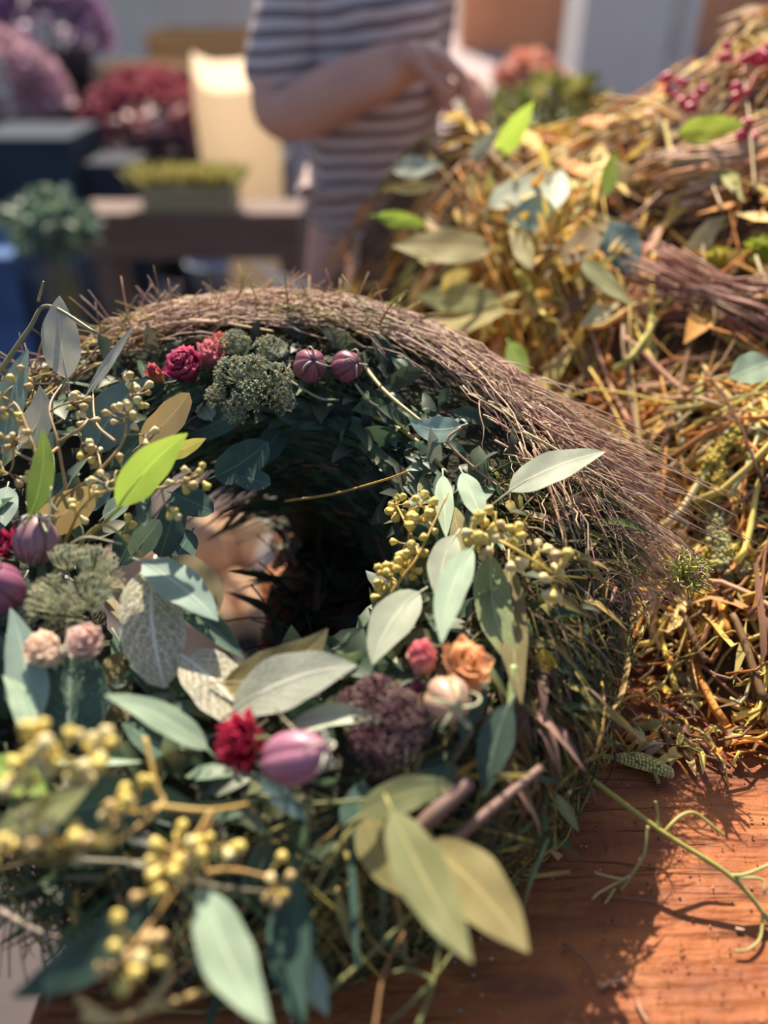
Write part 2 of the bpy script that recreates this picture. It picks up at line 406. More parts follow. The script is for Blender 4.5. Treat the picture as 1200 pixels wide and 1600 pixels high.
def pod(parent, px, py, h, rpx, axis, ca, cb, label, ln=1.25, horns=5, hcol=(.45, .5, .3), bracts=20, hl=.8):
    """inflated seed pod: lobed capsule, curling horns on the far end, thready bracts at the base"""
    c = W(px, py, h); R = rpx * pxs(c); ax = Vector(axis).normalized(); F = frame(c - ax * R * ln * .9, ax)
    mb = MB(); v = []; f = []; cc = []; nz, na = 14, 40
    for i in range(nz + 1):
        t = i / nz; rr = R * (math.sin(math.pi * (t * .93 + .035)) ** .62) * (1 - .12 * t)
        for j in range(na):
            a = 2 * math.pi * j / na; l = abs(math.cos(a * 2.5)); q = F @ Vector((rr * (.84 + .16 * l ** .6) * math.cos(a), rr * (.84 + .16 * l ** .6) * math.sin(a), t * 2 * R * ln))
            v.append(tuple(q)); st = sstep(.12, .45, l) * (.75 + .25 * math.sin(a * 15 + t * 4)); cc.append([lerp(cb[k], ca[k], st) * lerp(.85, 1.05, t) for k in range(3)])
    for i in range(nz):
        for j in range(na): k = (j + 1) % na; f.append((i * na + j, i * na + k, (i + 1) * na + k, (i + 1) * na + j))
    f.append(tuple(range(na))[::-1]); f.append(tuple(nz * na + j for j in range(na)))
    mb.add(np.array(v), f, np.array(cc)); o = mb.build('seed_pod', M['pod'], parent); o['label'] = label
    for k in range(horns):
        a = 2 * math.pi * (k + .25) / horns; hb = MB(); pts = []
        for t in np.linspace(0, 1, 9):
            rr = R * (.12 + hl * .75 * math.sin(t * 2.2)); z = 2 * R * ln * .97 + R * hl * (.65 * t - 1.15 * t * t)
            pts.append(tuple(F @ Vector((rr * math.cos(a + t * .5), rr * math.sin(a + t * .5), z))))
        hb.tube(pts, np.linspace(R * .075, R * .03, 9), hcol, 6); hb.build('horn', M['stem'], o)
    bb = MB()
    for k in range(bracts):
        a = rnd.uniform(0, 6.28); e = rnd.uniform(.6, 1.5); pts = [tuple(F @ Vector((R * e * s * math.cos(a + s * .4), R * e * s * math.sin(a + s * .4), R * (s * rnd.uniform(.3, .9) - .1)))) for s in np.linspace(.05, 1, 5)]
        bb.tube(pts, np.linspace(R * .03, R * .01, 5), jc((.32, .38, .30), .3), 3)
    if bracts: q = bb.build('bracts', M['bract'], o); q['kind'] = 'stuff'
    return o
def umbel(parent, px, py, h, rpx, cols, ax, name='seed_umbel', rays=34, label=None, tight=.55, fl=6, fs=.035, where=W):
    """dried umbel: curved rays from one stalk, raylets and florets at their ends"""
    c = where(px, py, h); R = rpx * pxs(c); A = Vector(ax).normalized(); F = frame(c - A * R * .8, A); mb = MB()
    mb.tube([tuple(F @ Vector((0, 0, -R * .8))), tuple(F @ Vector((0, 0, 0)))], [R * .06] * 2, jc(cols[0], .1), 5)
    for k in range(rays):
        t = math.sqrt((k + .5) / rays); a = k * 2.4 + rnd.uniform(-.2, .2); sp_ = R * t
        e = Vector((sp_ * math.cos(a), sp_ * math.sin(a), R * (1.5 - .55 * t * t * tight * 1.6)))
        m = Vector((e.x * .75, e.y * .75, e.z * .42)); p = spline([F @ Vector((0, 0, 0)), F @ m, F @ e], 6)
        mb.tube(p, np.linspace(R * .028, R * .018, 6), jc(cols[0], .25), 3)
        ew = F @ e; dirn = (ew - c).normalized()
        for q in range(fl):
            d = Vector(nr.normal(0, 1, 3)).normalized() + dirn * .7; e2 = ew + d.normalized() * R * rnd.uniform(.10, .26)
            mb.tube([tuple(ew), tuple(ew.lerp(e2, .5) + dirn * R * .03), tuple(e2)], [R * .013, R * .012, R * .01], jc(cols[1], .3), 3)
            mb.octa(e2, R * fs * rnd.uniform(.6, 1.5), jc(rnd.choice(cols[1:]), .35))
    o = mb.build(name, M['bract'], parent)
    if label: o['label'] = label
    o['kind'] = 'stuff'
    return o

# ================================================================ SETTING: ground, house wall, pillar
FLOOR = -.9
def grid_mesh(x0, x1, y0, y1, nx, ny, fz, col=(.5, .5, .5)):
    mb = MB(); v = []; f = []
    for j in range(ny + 1):
        for i in range(nx + 1):
            x = lerp(x0, x1, i / nx); y = lerp(y0, y1, j / ny); v.append((x, y, fz(x, y)))
    for j in range(ny):
        for i in range(nx): a = j * (nx + 1) + i; f.append((a, a + 1, a + nx + 2, a + nx + 1))
    mb.add(np.array(v), f, col); return mb
mpave = plain('shade darkened paving', (.075, .062, .064), .85, (.055, .046, .048), 3, 60, .4, .004)  # mauve paving darkened to put the shade near the table into its colour
g = grid_mesh(-30, 30, -8, 60, 4, 4, lambda x, y: FLOOR).build('ground', mpave, smooth=False); tag(g, kind='structure')
mst = plain('pale mauve street', (.32, .25, .265), .85, (.26, .21, .22), 1.5, 30, .3, .004)
g = grid_mesh(-20, 30, 5.2, 22, 4, 4, lambda x, y: FLOOR + .012).build('street', mst, smooth=False); tag(g, kind='structure')
wallm = plain('terracotta render', (.62, .30, .17), .9, (.55, .25, .14), 1.2, 40, .3, .004)
mb = MB(); mb.box((10, 18.2, 2.2), (17, .4, 6.2)); o = mb.build('wall_back', wallm, smooth=False); tag(o, kind='structure')
palem = plain('pale plaster', (.86, .76, .64), .9, (.74, .64, .53), 1.0, 40, .3, .004)
mb = MB(); mb.box((-9, 9.2, 2.0), (17, .4, 5.8)); o = mb.build('wall_left', palem, smooth=False); tag(o, kind='structure')
pilm = plain('grey white paint', (.90, .87, .84), .7, (.80, .77, .75), 2, 30, .2, .003)
c0 = D(995, 60, 3.2)
mb = MB(); mb.box((c0.x, 3.35, .75), (.40, .34, 3.3)); mb.box((c0.x, 3.35, FLOOR + .1), (.46, .40, .2)); mb.box((c0.x, 3.35, 2.4), (.5, .44, .12))
o = mb.build('pillar', pilm, smooth=False); tag(o, kind='structure')
c0 = D(1062, 30, 3.0)
mb = MB(); mb.box((c0.x, 3.0, .6), (.05, .05, 3.0)); mb.box((c0.x, 3.0, FLOOR + .02), (.12, .12, .04)); mb.box((c0.x + .3, 3.0, 1.2), (.6, .04, .05))
o = mb.build('awning_post', plain('white painted metal', (.8, .78, .76), .4)); tag(o, 'slim white awning post standing beside the grey pillar', 'post')

# ================================================================ WORK TABLE
mw, t, b, out = newmat('red stained plank')
n1 = noise(t, 6, 6, vec_scale=(1, 7, 7)); n2 = noise(t, 40, 5, vec_scale=(.5, 4, 4)); n3 = noise(t, 25, 4)
cA = mix(t, mapr(t, n1, .3, .7), (.17, .045, .013), (.35, .112, .030))
cB = mix(t, mapr(t, n2, .55, .75), cA, (.20, .06, .025)); cC = mix(t, mth(t, 'MULTIPLY', mapr(t, n3, .55, .8), .35), cB, (.50, .22, .09))
vo = nd(t, 'ShaderNodeTexVoronoi'); vo.inputs['Scale'].default_value = 260; tc = nd(t, 'ShaderNodeTexCoord'); t.links.new(tc.outputs['Object'], vo.inputs['Vector'])
cC = mix(t, mth(t, 'MULTIPLY', mapr(t, noise(t, 14, 6, vec_scale=(1, 2.2, 2.2)), .5, .68), .7), cC, (.13, .045, .02))
spk = mth(t, 'MULTIPLY', mapr(t, vo.outputs[0], .12, .22, 1, 0), mapr(t, noise(t, 60, 2), .55, .65))
crk = mapr(t, mth(t, 'ABSOLUTE', mth(t, 'SUBTRACT', noise(t, 5, 4, vec_scale=(.55, 9, 9)), .5)), .003, .016, 1, 0)
crk = mth(t, 'MULTIPLY', crk, mapr(t, noise(t, 9, 3), .48, .62))
cC = mix(t, mth(t, 'MULTIPLY', crk, .85), cC, (.07, .025, .012))
cD = mix(t, spk, cC, (.10, .04, .02)); t.links.new(cD, b.inputs['Base Color']); b.inputs['Roughness'].default_value = .62; b.inputs['Specular IOR Level'].default_value = .35
bump(t, mth(t, 'SUBTRACT', mth(t, 'ADD', mth(t, 'ADD', n2, mth(t, 'MULTIPLY', n3, .6)), mth(t, 'MULTIPLY', noise(t, 150, 4), .45)), crk), b, .7, .004)
mwe = plain('weathered end grain', (.42, .36, .33), .85, (.22, .16, .14), 30, 90, .6, .004, vec=(1, 1, 6))
tab = empty('work_table', (.5, .6, FLOOR), 'red stained rough wooden work table under the wreath and clippings', 'table')
def plank(x0, x1, y0, y1, seed):
    r2 = random.Random(seed); nx, ny = 90, 22; th = .045
    en = [r2.uniform(-.006, .006) for _ in range(ny + 1)]
    v = []; f = []
    for j in range(ny + 1):
        for i in range(nx + 1):
            x = lerp(x0 + en[j], x1, (i / nx) ** 1.4); y = lerp(y0, y1, j / ny)
            z = -.002 * (1 if j in (0, ny) else 0) - .0014 * abs(math.sin(y * 61 + .6 * math.sin(x * 9 + seed))) ** 8 - .0007 * math.sin(x * 23 + y * 31) + r2.uniform(-.0002, .0002) - .0007
            if i == 0: z -= .004
            v.append((x, y, z))
    for j in range(ny):
        for i in range(nx): a = j * (nx + 1) + i; f.append((a, a + 1, a + nx + 2, a + nx + 1))
    k = len(v); bd = [i for i in range(nx + 1)] + [j * (nx + 1) + nx for j in range(1, ny + 1)] + [ny * (nx + 1) + i for i in range(nx - 1, -1, -1)] + [j * (nx + 1) for j in range(ny - 1, 0, -1)]
    for i in bd: q = v[i]; v.append((q[0], q[1], -th))
    m_ = len(bd)
    for i in range(m_): f.append((bd[i], k + i, k + (i + 1) % m_, bd[(i + 1) % m_]))
    f.append(tuple(k + i for i in range(m_)))
    mb = MB(); mb.add(np.array(v), f, (.5, .5, .5)); return mb.build('plank', mw, tab)
plank(-.168, 1.5, .03, .385, 3); plank(-.098, 1.5, .389, .78, 5); plank(-.085, 1.5, .784, 1.25, 9)
for x, y in ((-.02, .12), (1.4, .12), (-.02, 1.15), (1.4, 1.15)):
    mb = MB(); mb.box((x, y, FLOOR + .42), (.075, .075, .84)); mb.build('leg', mw, tab, False)
for y in (.12, 1.15):
    mb = MB(); mb.box((.69, y, -.085), (1.33, .03, .08)); mb.build('apron', mw, tab, False)

# ================================================================ WREATH
wr = empty('wreath', (O.x, O.y - .12, .002), 'large dried wreath of twigs, gum leaves, sage, pods and strawflowers lying on the red table', 'wreath')
# dark core added under the decoration to block light
def shade_skirt(th):  # draws the core underside down to the table, keeping sun out of the ring
    d = math.degrees(th) % 360; d = d - 360 if d > 180 else d
    return sstep(-70, -40, d) * (1 - sstep(82, 100, d))
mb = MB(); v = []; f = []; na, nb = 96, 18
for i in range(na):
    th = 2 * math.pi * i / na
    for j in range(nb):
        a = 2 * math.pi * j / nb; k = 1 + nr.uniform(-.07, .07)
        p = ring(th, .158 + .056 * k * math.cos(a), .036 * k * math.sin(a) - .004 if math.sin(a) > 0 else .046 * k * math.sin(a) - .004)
        if math.sin(a) < -.2: p.z = lerp(p.z, max(.004, p.z * .1), shade_skirt(th) * min(1, (-math.sin(a) - .2) * 2.2))
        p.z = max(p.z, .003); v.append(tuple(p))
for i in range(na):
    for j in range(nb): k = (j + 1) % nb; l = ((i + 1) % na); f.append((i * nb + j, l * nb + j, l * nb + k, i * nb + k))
mb.add(np.array(v), f, (.5, .5, .5)); core = mb.build('light_block_core', plain('dark light block', (.045, .05, .03), .95, (.02, .018, .012), 60, 120, .8, .006, vec=(1, 1, 3)), wr)

BR = [(.44, .26, .19), (.54, .36, .27), (.34, .20, .15), (.60, .44, .32), (.22, .13, .10), (.50, .38, .22)]
# sweeping brown twigs on the back and right
mb = MB(); singles = []
for k in range(1750):
    th0 = math.radians(rnd.uniform(8, 130)); L = rnd.uniform(.035, .125); a0 = rnd.triangular(-.75, 1.75, .45)
    rr = .060 + rnd.uniform(-.004, .007); drift = rnd.uniform(-.25, .3); n = 8; pts = []
    fl = sstep(70, 15, math.degrees(th0)) * rnd.random() * 1.25; wv = rnd.uniform(-.0035, .0035); wp = rnd.uniform(0, 6)
    for s in np.linspace(0, 1, n):
        th = th0 - s * L / .19 * (1 - .55 * min(1, fl)); a = a0 + drift * s
        p = ring(th, .158 + rr * math.cos(a) + fl * L * s * s * .3, .052 * math.sin(a) * (rr / .06) + .002) + Vector((fl * L * s * .55, fl * L * s * .12, -fl * L * s * s * .15))
        if math.sin(a) < 0: p.z = max(.012, p.z)
        pts.append(tuple(p + N * (wv * math.sin(s * 5 + wp)) + Vector(nr.normal(0, .0012, 3))))
    r0 = rnd.uniform(.0003, .0008); c = jc(rnd.choice(BR), .3)
    if k % 38 == 0: singles.append((pts, r0 * 1.3, c))
    else: mb.tube(pts, np.linspace(r0, r0 * .55, n), c, 4)
tag(mb.build('twig_mass', M['twig'], wr), kind='stuff')
for pts, r0, c in singles:
    q = MB(); q.tube(spline(pts[::2] + [pts[-1]], 14), np.linspace(r0 * 1.3, r0 * .7, 14), c, 6); q.build('twig', M['twig'], wr)
# loose spray sweeping off to the right
mb = MB()
for k in range(520):
    st = W(rnd.uniform(800, 930), rnd.uniform(740, 950), rnd.uniform(-.035, .035)); en = W(rnd.uniform(940, 1100), rnd.uniform(830, 990), rnd.uniform(-.07, .01))
    m_ = st.lerp(en, .5) + Vector((0, .004, rnd.uniform(.0, .016))); e2 = st.lerp(en, rnd.uniform(.45, 1.05)); e2.z = max(.01, e2.z); m_.z = max(.01, m_.z)
    m_ = st.lerp(e2, .5) + (m_ - st.lerp(en, .5))
    p = spline([st, m_, e2], 7) + nr.normal(0, .0012, (7, 3)); r0 = rnd.uniform(.0003, .0007); mb.tube(p, np.linspace(r0, r0 * .5, 7), jc(rnd.choice(BR + [(.5, .38, .2)]), .3), 4)
tag(mb.build('twig_spray', M['twig'], wr), kind='stuff')
# strands hanging down the right outer side
DG0 = [(.07, .12, .06), (.10, .15, .08), (.30, .27, .08)]
GR = [(.10, .13, .045), (.18, .20, .06), (.32, .26, .08), (.38, .24, .10), (.07, .09, .04), (.24, .15, .08), (.46, .36, .10)]
mb = MB()
for k in range(2600):
    th = math.radians(rnd.uniform(-80, 28)); r_ = .158 + .060 + rnd.uniform(-.004, .012)
    p0 = ring(th, r_ - rnd.uniform(0, .02), rnd.uniform(-.01, .04)); L = rnd.uniform(.012, .055); dth = rnd.gauss(-.03, .17); p0.z -= rnd.random() * .06; bulge = rnd.uniform(-.004, .016)
    pts = []
    for s in np.linspace(0, 1, 6):
        q = ring(th + dth * s, r_ + bulge * math.sin(s * 2.6), 0); q.z = p0.z - L * s * (1 - .5 * s * (k % 3 == 0))
        q.z = max(q.z, .004 + rnd.uniform(0, .004)); pts.append(tuple(q + Vector(nr.normal(0, .0013, 3))))
    r0 = rnd.uniform(.0003, .0009); c = rnd.choice(GR if th < -.35 else GR + BR)
    if k % 6 == 0: mb.blade(pts[1:5], rnd.uniform(.002, .006), Vector(nr.normal(0, .6, 3)) + (pts and (ring(th, 1, 0) - O)), jc(rnd.choice(GR + DG0), .35)); continue
    mb.tube(pts, np.linspace(r0, r0 * .6, 6), jc(c, .35), 4)
for k in range(1500):
    th = math.radians(rnd.uniform(-48, 14)); a = rnd.uniform(.2, 1.75); p0 = ring(th, .158 + .057 * math.cos(a), .040 * math.sin(a)); rad = (ring(th, 1, 0) - O).normalized(); tang = U * -math.sin(th) + V * math.cos(th)
    d = (tang * rnd.gauss(-.5, .5) + rad * rnd.uniform(.0, .9) + N * rnd.uniform(-.25, .35)).normalized(); L = rnd.uniform(.012, .05)
    p = spline([p0, p0 + d * L * .5 + N * .003, p0 + d * L - N * L * .25], 5); c = jc(tuple(q * .75 for q in rnd.choice(GR + BR[2:] + DG0)), .35)
    if k % 4 == 0: mb.blade(p, rnd.uniform(.002, .006), N + Vector(nr.normal(0, .5, 3)), c)
    else: r0 = rnd.uniform(.0003, .0008); mb.tube(p, np.linspace(r0, r0 * .6, 5), c, 4)
tag(mb.build('hanging_strands', M['herb'], wr), kind='stuff')
# grassy strands lining the inside of the ring
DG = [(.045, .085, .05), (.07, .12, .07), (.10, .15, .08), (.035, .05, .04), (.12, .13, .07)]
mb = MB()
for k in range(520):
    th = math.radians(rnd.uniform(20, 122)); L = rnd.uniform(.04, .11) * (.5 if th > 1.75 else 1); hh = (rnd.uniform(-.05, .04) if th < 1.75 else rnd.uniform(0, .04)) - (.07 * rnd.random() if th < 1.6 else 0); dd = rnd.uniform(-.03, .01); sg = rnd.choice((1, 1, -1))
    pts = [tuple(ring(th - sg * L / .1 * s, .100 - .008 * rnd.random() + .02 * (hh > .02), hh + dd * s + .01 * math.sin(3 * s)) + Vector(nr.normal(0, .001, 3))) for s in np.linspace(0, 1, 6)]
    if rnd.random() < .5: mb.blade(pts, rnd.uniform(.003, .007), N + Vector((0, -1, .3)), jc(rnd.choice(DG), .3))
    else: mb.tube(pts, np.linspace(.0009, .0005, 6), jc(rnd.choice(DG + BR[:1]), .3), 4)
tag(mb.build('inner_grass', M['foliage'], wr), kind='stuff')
# near-black stems and blades added to darken the bottom of the ring
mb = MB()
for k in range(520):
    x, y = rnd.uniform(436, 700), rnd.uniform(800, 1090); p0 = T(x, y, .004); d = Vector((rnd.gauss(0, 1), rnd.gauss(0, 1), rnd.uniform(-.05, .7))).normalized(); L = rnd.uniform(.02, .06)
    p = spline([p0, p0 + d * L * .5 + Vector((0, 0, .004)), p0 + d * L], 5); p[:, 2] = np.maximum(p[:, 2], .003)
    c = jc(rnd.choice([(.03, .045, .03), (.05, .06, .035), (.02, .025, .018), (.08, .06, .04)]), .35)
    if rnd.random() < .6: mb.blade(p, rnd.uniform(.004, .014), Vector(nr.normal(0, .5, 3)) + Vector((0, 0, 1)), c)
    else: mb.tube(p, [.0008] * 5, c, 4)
tag(mb.build('shade_fill_stems', M['foliage'], wr), kind='stuff')
# herb foliage on the front outer wall and left
mb = MB()
for k in range(2300):
    th = math.radians(rnd.uniform(150, 312)); a = rnd.uniform(-1.1, 1.3)
    p0 = ring(th, .158 + .058 * math.cos(a), .045 * math.sin(a)); p0.z = max(p0.z, .006)
    rad = (ring(th, 1, 0) - O).normalized(); tang = U * -math.sin(th) + V * math.cos(th)
    d = tang * rnd.uniform(-1, 1) + rad * rnd.uniform(.0, .55) + Vector((0, 0, rnd.uniform(-.5, .35))); d.normalize(); L = rnd.uniform(.015, .055)
    p1 = p0 + d * L * .5 + rad * .004; p2 = p0 + d * L + Vector((0, 0, -L * .15)); p1.z = max(p1.z, .004); p2.z = max(p2.z, .004)
    c = jc(rnd.choice(DG + DG + GR), .35); p = spline([p0, p1, p2], 5)
    if rnd.random() < .35: mb.blade(p, rnd.uniform(.0015, .005), rad + Vector((0, 0, .6)), c)
    else:
        r0 = rnd.uniform(.0003, .0008); mb.tube(p, np.linspace(r0, r0 * .6, 5), c, 4)
tag(mb.build('herb_foliage', M['foliage'], wr), kind='stuff')
# small leaves tucked all over the top
mb = MB()
for k in range(750):
    th = math.radians(rnd.uniform(0, 360)); dgr = math.degrees(th)
    a = rnd.uniform(.35, 2.9) if 125 < dgr < 285 else rnd.uniform(1.7, 3.0)
    p0 = ring(th, .158 + .055 * math.cos(a), .042 * math.sin(a)); tang = U * -math.sin(th) + V * math.cos(th); rad = (ring(th, 1, 0) - O)
    d = (tang * rnd.uniform(-1, 1) + rad * rnd.uniform(-.7, .4) + N * rnd.uniform(-.1, .5)).normalized(); L = rnd.uniform(.012, .034)
    mb.blade(spline([p0, p0 + d * L * .5 + N * .003, p0 + d * L], 5), L * rnd.uniform(.25, .5), N + Vector(nr.normal(0, .5, 3)), jc(rnd.choice(DG + [(.12, .17, .12), (.16, .21, .15)]), .35))
tag(mb.build('small_foliage', M['foliage'], wr), kind='stuff')
# mossy bits along the far outer rim
mb = MB(); MS = [(.33, .30, .08), (.42, .36, .10), (.24, .24, .09), (.30, .20, .10), (.50, .40, .16), (.20, .15, .11)]
for k in range(1500):
    th = math.radians(rnd.uniform(62, 172)); a = rnd.uniform(.0, 1.5); p0 = ring(th, .158 + .060 * math.cos(a), .049 * math.sin(a))
    tang = U * -math.sin(th) + V * math.cos(th)
    d = (tang * rnd.uniform(-1, 1) * 1.5 + N * rnd.uniform(-.1, .7) + Vector(nr.normal(0, .3, 3))).normalized(); L = rnd.uniform(.008, .04)
    if rnd.random() < .7: mb.tube(spline([p0, p0 + d * L * .5 + N * .002, p0 + d * L], 4), [.0006, .0006, .0005, .0003], jc(rnd.choice(MS + BR), .3), 4)
    else: mb.blade(spline([p0, p0 + d * L * .2 + N * .002, p0 + d * L * .4], 4), .004, N + Vector(nr.normal(0, .4, 3)), jc(rnd.choice(MS), .3))
tag(mb.build('mossy_rim', M['herb'], wr), kind='stuff')

# ---- leaves: name, base(px,py,h), tip(px,py,h), width px, material, options
E, S = 'gum_leaf', 'sage_leaf'
LV = [
 (E, (105, 592, .075), (93, 462, .105), 57, 'grey', dict(up=1.6, bend=-.03, lift=.03)),
 (E, (135, 618, .07), (210, 506, .085), 15, 'grey', dict(up=1.6, roll=.3)),
 (E, (6, 702, .085), (44, 545, .11), 44, 'teal', dict(up=1.1, bend=-.04)),
 (E, (30, 700, .07), (62, 602, .085), 44, 'grey', dict(up=-.4, bend=.12)),
 (E, (46, 808, .085), (66, 668, .10), 37, 'lime', dict(up=-.5, bend=.06)),
 (E, (145, 712, .055), (229, 592, .075), 72, 'blue', dict(up=.1, bend=-.08)),
 (E, (218, 697, .06), (296, 614, .07), 50, 'tan', dict(up=-.4, bend=.03, prof='oval')),
 (E, (184, 792, .09), (293, 677, .105), 60, 'lime', dict(up=-.5, bend=-.05)),
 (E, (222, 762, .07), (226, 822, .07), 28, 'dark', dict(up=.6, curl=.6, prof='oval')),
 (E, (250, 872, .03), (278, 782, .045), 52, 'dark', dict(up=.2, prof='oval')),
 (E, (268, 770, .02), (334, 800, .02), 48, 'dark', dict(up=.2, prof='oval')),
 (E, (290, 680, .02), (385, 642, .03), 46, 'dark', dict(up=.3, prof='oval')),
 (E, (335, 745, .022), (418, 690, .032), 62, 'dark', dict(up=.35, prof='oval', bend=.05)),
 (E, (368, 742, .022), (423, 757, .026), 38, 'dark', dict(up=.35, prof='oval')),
 (E, (255, 715, .045), (322, 685, .05), 26, 'olive', dict(up=-.3)),
 (E, (60, 830, .05), (150, 765, .06), 62, 'tan', dict(up=-.3, prof='oval')),
 (E, (120, 800, .045), (180, 735, .05), 46, 'blue', dict(up=.4)),
 (E, (160, 810, .05), (212, 770, .06), 30, 'teal', dict(up=1.2)),
 (E, (185, 885, .03), (225, 800, .04), 48, 'dark', dict(up=.2)),
 (E, (205, 870, .035), (250, 812, .05), 42, 'teal', dict(up=.2, prof='oval')),
 (E, (170, 900, .03), (190, 970, .03), 38, 'tan', dict(up=-.2)),
 (E, (75, 700, .06), (60, 770, .06), 30, 'teal', dict(up=.5)),
 (E, (12, 760, .05), (0, 830, .05), 40, 'teal', dict(up=.8)),
 # inner left
 (S, (240, 886, .06), (258, 1075, .045), 104, 'sagew', dict(up=.9, bend=.05, prof='oval', lift=.05, label='large felted sage leaf with white net veins')),
 (E, (252, 886, .05), (343, 955, .05), 84, 'tan', dict(up=-.1, prof='oval', bend=-.06)),
 (E, (222, 878, .066), (341, 970, .062), 62, 'teal', dict(up=1.1, bend=-.04)),
 (S, (272, 940, .05), (380, 1030, .045), 46, 'saged', dict(up=.2, bend=-.05, curl=.5)),
 (S, (284, 1025, .05), (392, 1140, .045), 92, 'sagew', dict(up=1.1, prof='oval', bend=-.06)),
 (S, (208, 1000, .035), (330, 1128, .035), 62, 'saged', dict(up=.7, bend=.05)),
 (S, (348, 1066, .052), (512, 982, .064), 74, 'sageo', dict(up=.25, bend=.13)),
 (S, (364, 1110, .055), (558, 1040, .07), 84, 'sageg', dict(up=.5, bend=-.07)),
 (S, (450, 1142, .055), (606, 1126, .06), 40, 'pale', dict(up=.9, bend=-.08, curl=.5)),
 (E, (540, 1058, .045), (606, 1042, .05), 30, 'olive', dict(up=.6)),
 (E, (325, 1172, .055), (163, 1086, .08), 44, 'mint', dict(up=.9, bend=.06)),
 (S, (105, 1170, .045), (112, 1015, .055), 128, 'saged', dict(up=.4, prof='oval')),
 (S, (150, 1150, .035), (190, 1018, .035), 70, 'sageo', dict(up=.4, prof='oval')),
 (E, (42, 1152, .06), (16, 950, .075), 62, 'teal', dict(up=.05, bend=.05)),
 (E, (42, 1150, .065), (4, 1055, .07), 36, 'mint', dict(up=.9, bend=.1)),
 (E, (200, 1150, .03), (160, 1075, .035), 70, 'tan', dict(up=-.1, prof='oval')),
 (S, (305, 1195, .04), (190, 1130, .045), 52, 'saged', dict(up=.9)),
 (E, (75, 1192, .06), (228, 1190, .06), 12, 'mint', dict(up=1.4)),
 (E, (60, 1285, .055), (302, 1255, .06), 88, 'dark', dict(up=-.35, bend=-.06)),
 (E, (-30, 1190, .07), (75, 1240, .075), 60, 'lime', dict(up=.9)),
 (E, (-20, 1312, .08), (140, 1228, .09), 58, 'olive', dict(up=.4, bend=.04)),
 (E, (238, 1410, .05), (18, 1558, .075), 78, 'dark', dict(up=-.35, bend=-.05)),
 # low front
 (E, (322, 1390, .075), (424, 1604, .075), 82, 'mint', dict(up=1.0, bend=.06)),
 (E, (458, 1366, .05), (470, 1606, .05), 74, 'dark', dict(up=-.2, bend=.04, label='grey green gum leaf hanging with a folded blade')),
 (E, (462, 1366, .056), (476, 1600, .056), 44, 'dark', dict(up=-.2, bend=.02, roll=.5)),
 (E, (472, 1490, .04), (512, 1588, .04), 40, 'teal', dict(up=.1)),
 (E, (548, 1312, .045), (558, 1516, .04), 13, 'dark', dict(up=-.2)),
 (E, (612, 1266, .075), (738, 1504, .075), 84, 'olive', dict(up=.1, bend=.02, label='long olive gum leaf hanging over the front rim')),
 (E, (668, 1318, .06), (826, 1488, .065), 98, 'gold', dict(up=.0, bend=-.04, label='broad yellowed gum leaf with a torn tip')),
 (E, (572, 1268, .055), (626, 1398, .05), 62, 'gold', dict(up=-.2, bend=.05)),
 (E, (558, 1278, .062), (716, 1226, .06), 54, 'olive', dict(up=.0, bend=-.07)),
 (E, (556, 1312, .05), (566, 1218, .05), 60, 'dark', dict(up=.3)),
 (E, (405, 1216, .06), (482, 1284, .05), 30, 'blue', dict(up=.2)),
 (S, (640, 1250, .05), (716, 1196, .05), 48, 'saged', dict(up=.6)),
 # right
 (E, (656, 925, .06), (582, 1038, .06), 66, 'pale', dict(up=.8, bend=.08)),
 (E, (738, 856, .075), (690, 1006, .075), 50, 'mint', dict(up=.7, bend=.06)),
 (E, (712, 836, .065), (688, 940, .06), 48, 'pale', dict(up=.9, bend=.08)),
 (S, (768, 866, .06), (806, 1046, .055), 58, 'sage', dict(up=.9, bend=.07, label='green pebbled sage leaf hanging down the right rim')),
 (S, (795, 880, .056), (815, 1100, .056), 50, 'sageo', dict(up=.3, bend=.02)),
 (E, (722, 738, .065), (758, 820, .065), 36, 'mint', dict(up=.9)),
 (E, (692, 742, .05), (697, 840, .05), 30, 'mint', dict(up=.8)),
 (E, (668, 735, .035), (692, 830, .035), 52, 'gold', dict(up=-.2)),
 (E, (706, 790, .05), (726, 872, .05), 30, 'gold', dict(up=-.2)),
 (E, (795, 768, .065), (946, 706, .075), 50, 'pale', dict(up=.9, bend=-.05, stalk=.3, label='pale gum leaf sticking out over the twigs')),
 (E, (722, 665, .06), (641, 658, .055), 42, 'teal', dict(up=.4, bend=-.12)),
 (E, (600, 648, .02), (645, 760, .0), 66, 'blue', dict(up=.2)),
 (E, (645, 700, .02), (668, 780, .01), 46, 'blue', dict(up=.1)),
 (S, (796, 1100, .06), (757, 1244, .045), 54, 'saged', dict(up=.5, bend=.04)),
 (S, (745, 1040, .055), (722, 1160, .05), 50, 'saged', dict(up=.6)),
 (S, (775, 1010, .045), (752, 1100, .04), 46, 'dark', dict(up=.4)),
 (S, (705, 1180, .04), (652, 1200, .04), 28, 'saged', dict(up=.8)),
 (E, (690, 925, .04), (640, 978, .04), 32, 'sageo', dict(up=.2)),
 (E, (660, 800, .02), (622, 890, .01), 46, 'tan', dict(up=-.3)),
 (E, (690, 840, .03), (640, 930, .025), 40, 'gold', dict(up=-.3)),
 (E, (640, 1080, .05), (606, 1068, .055), 24, 'lime', dict(up=.6)),
 (E, (330, 655, .03), (315, 635, .03), 30, 'teal', dict(up=.6, prof='oval')),
]
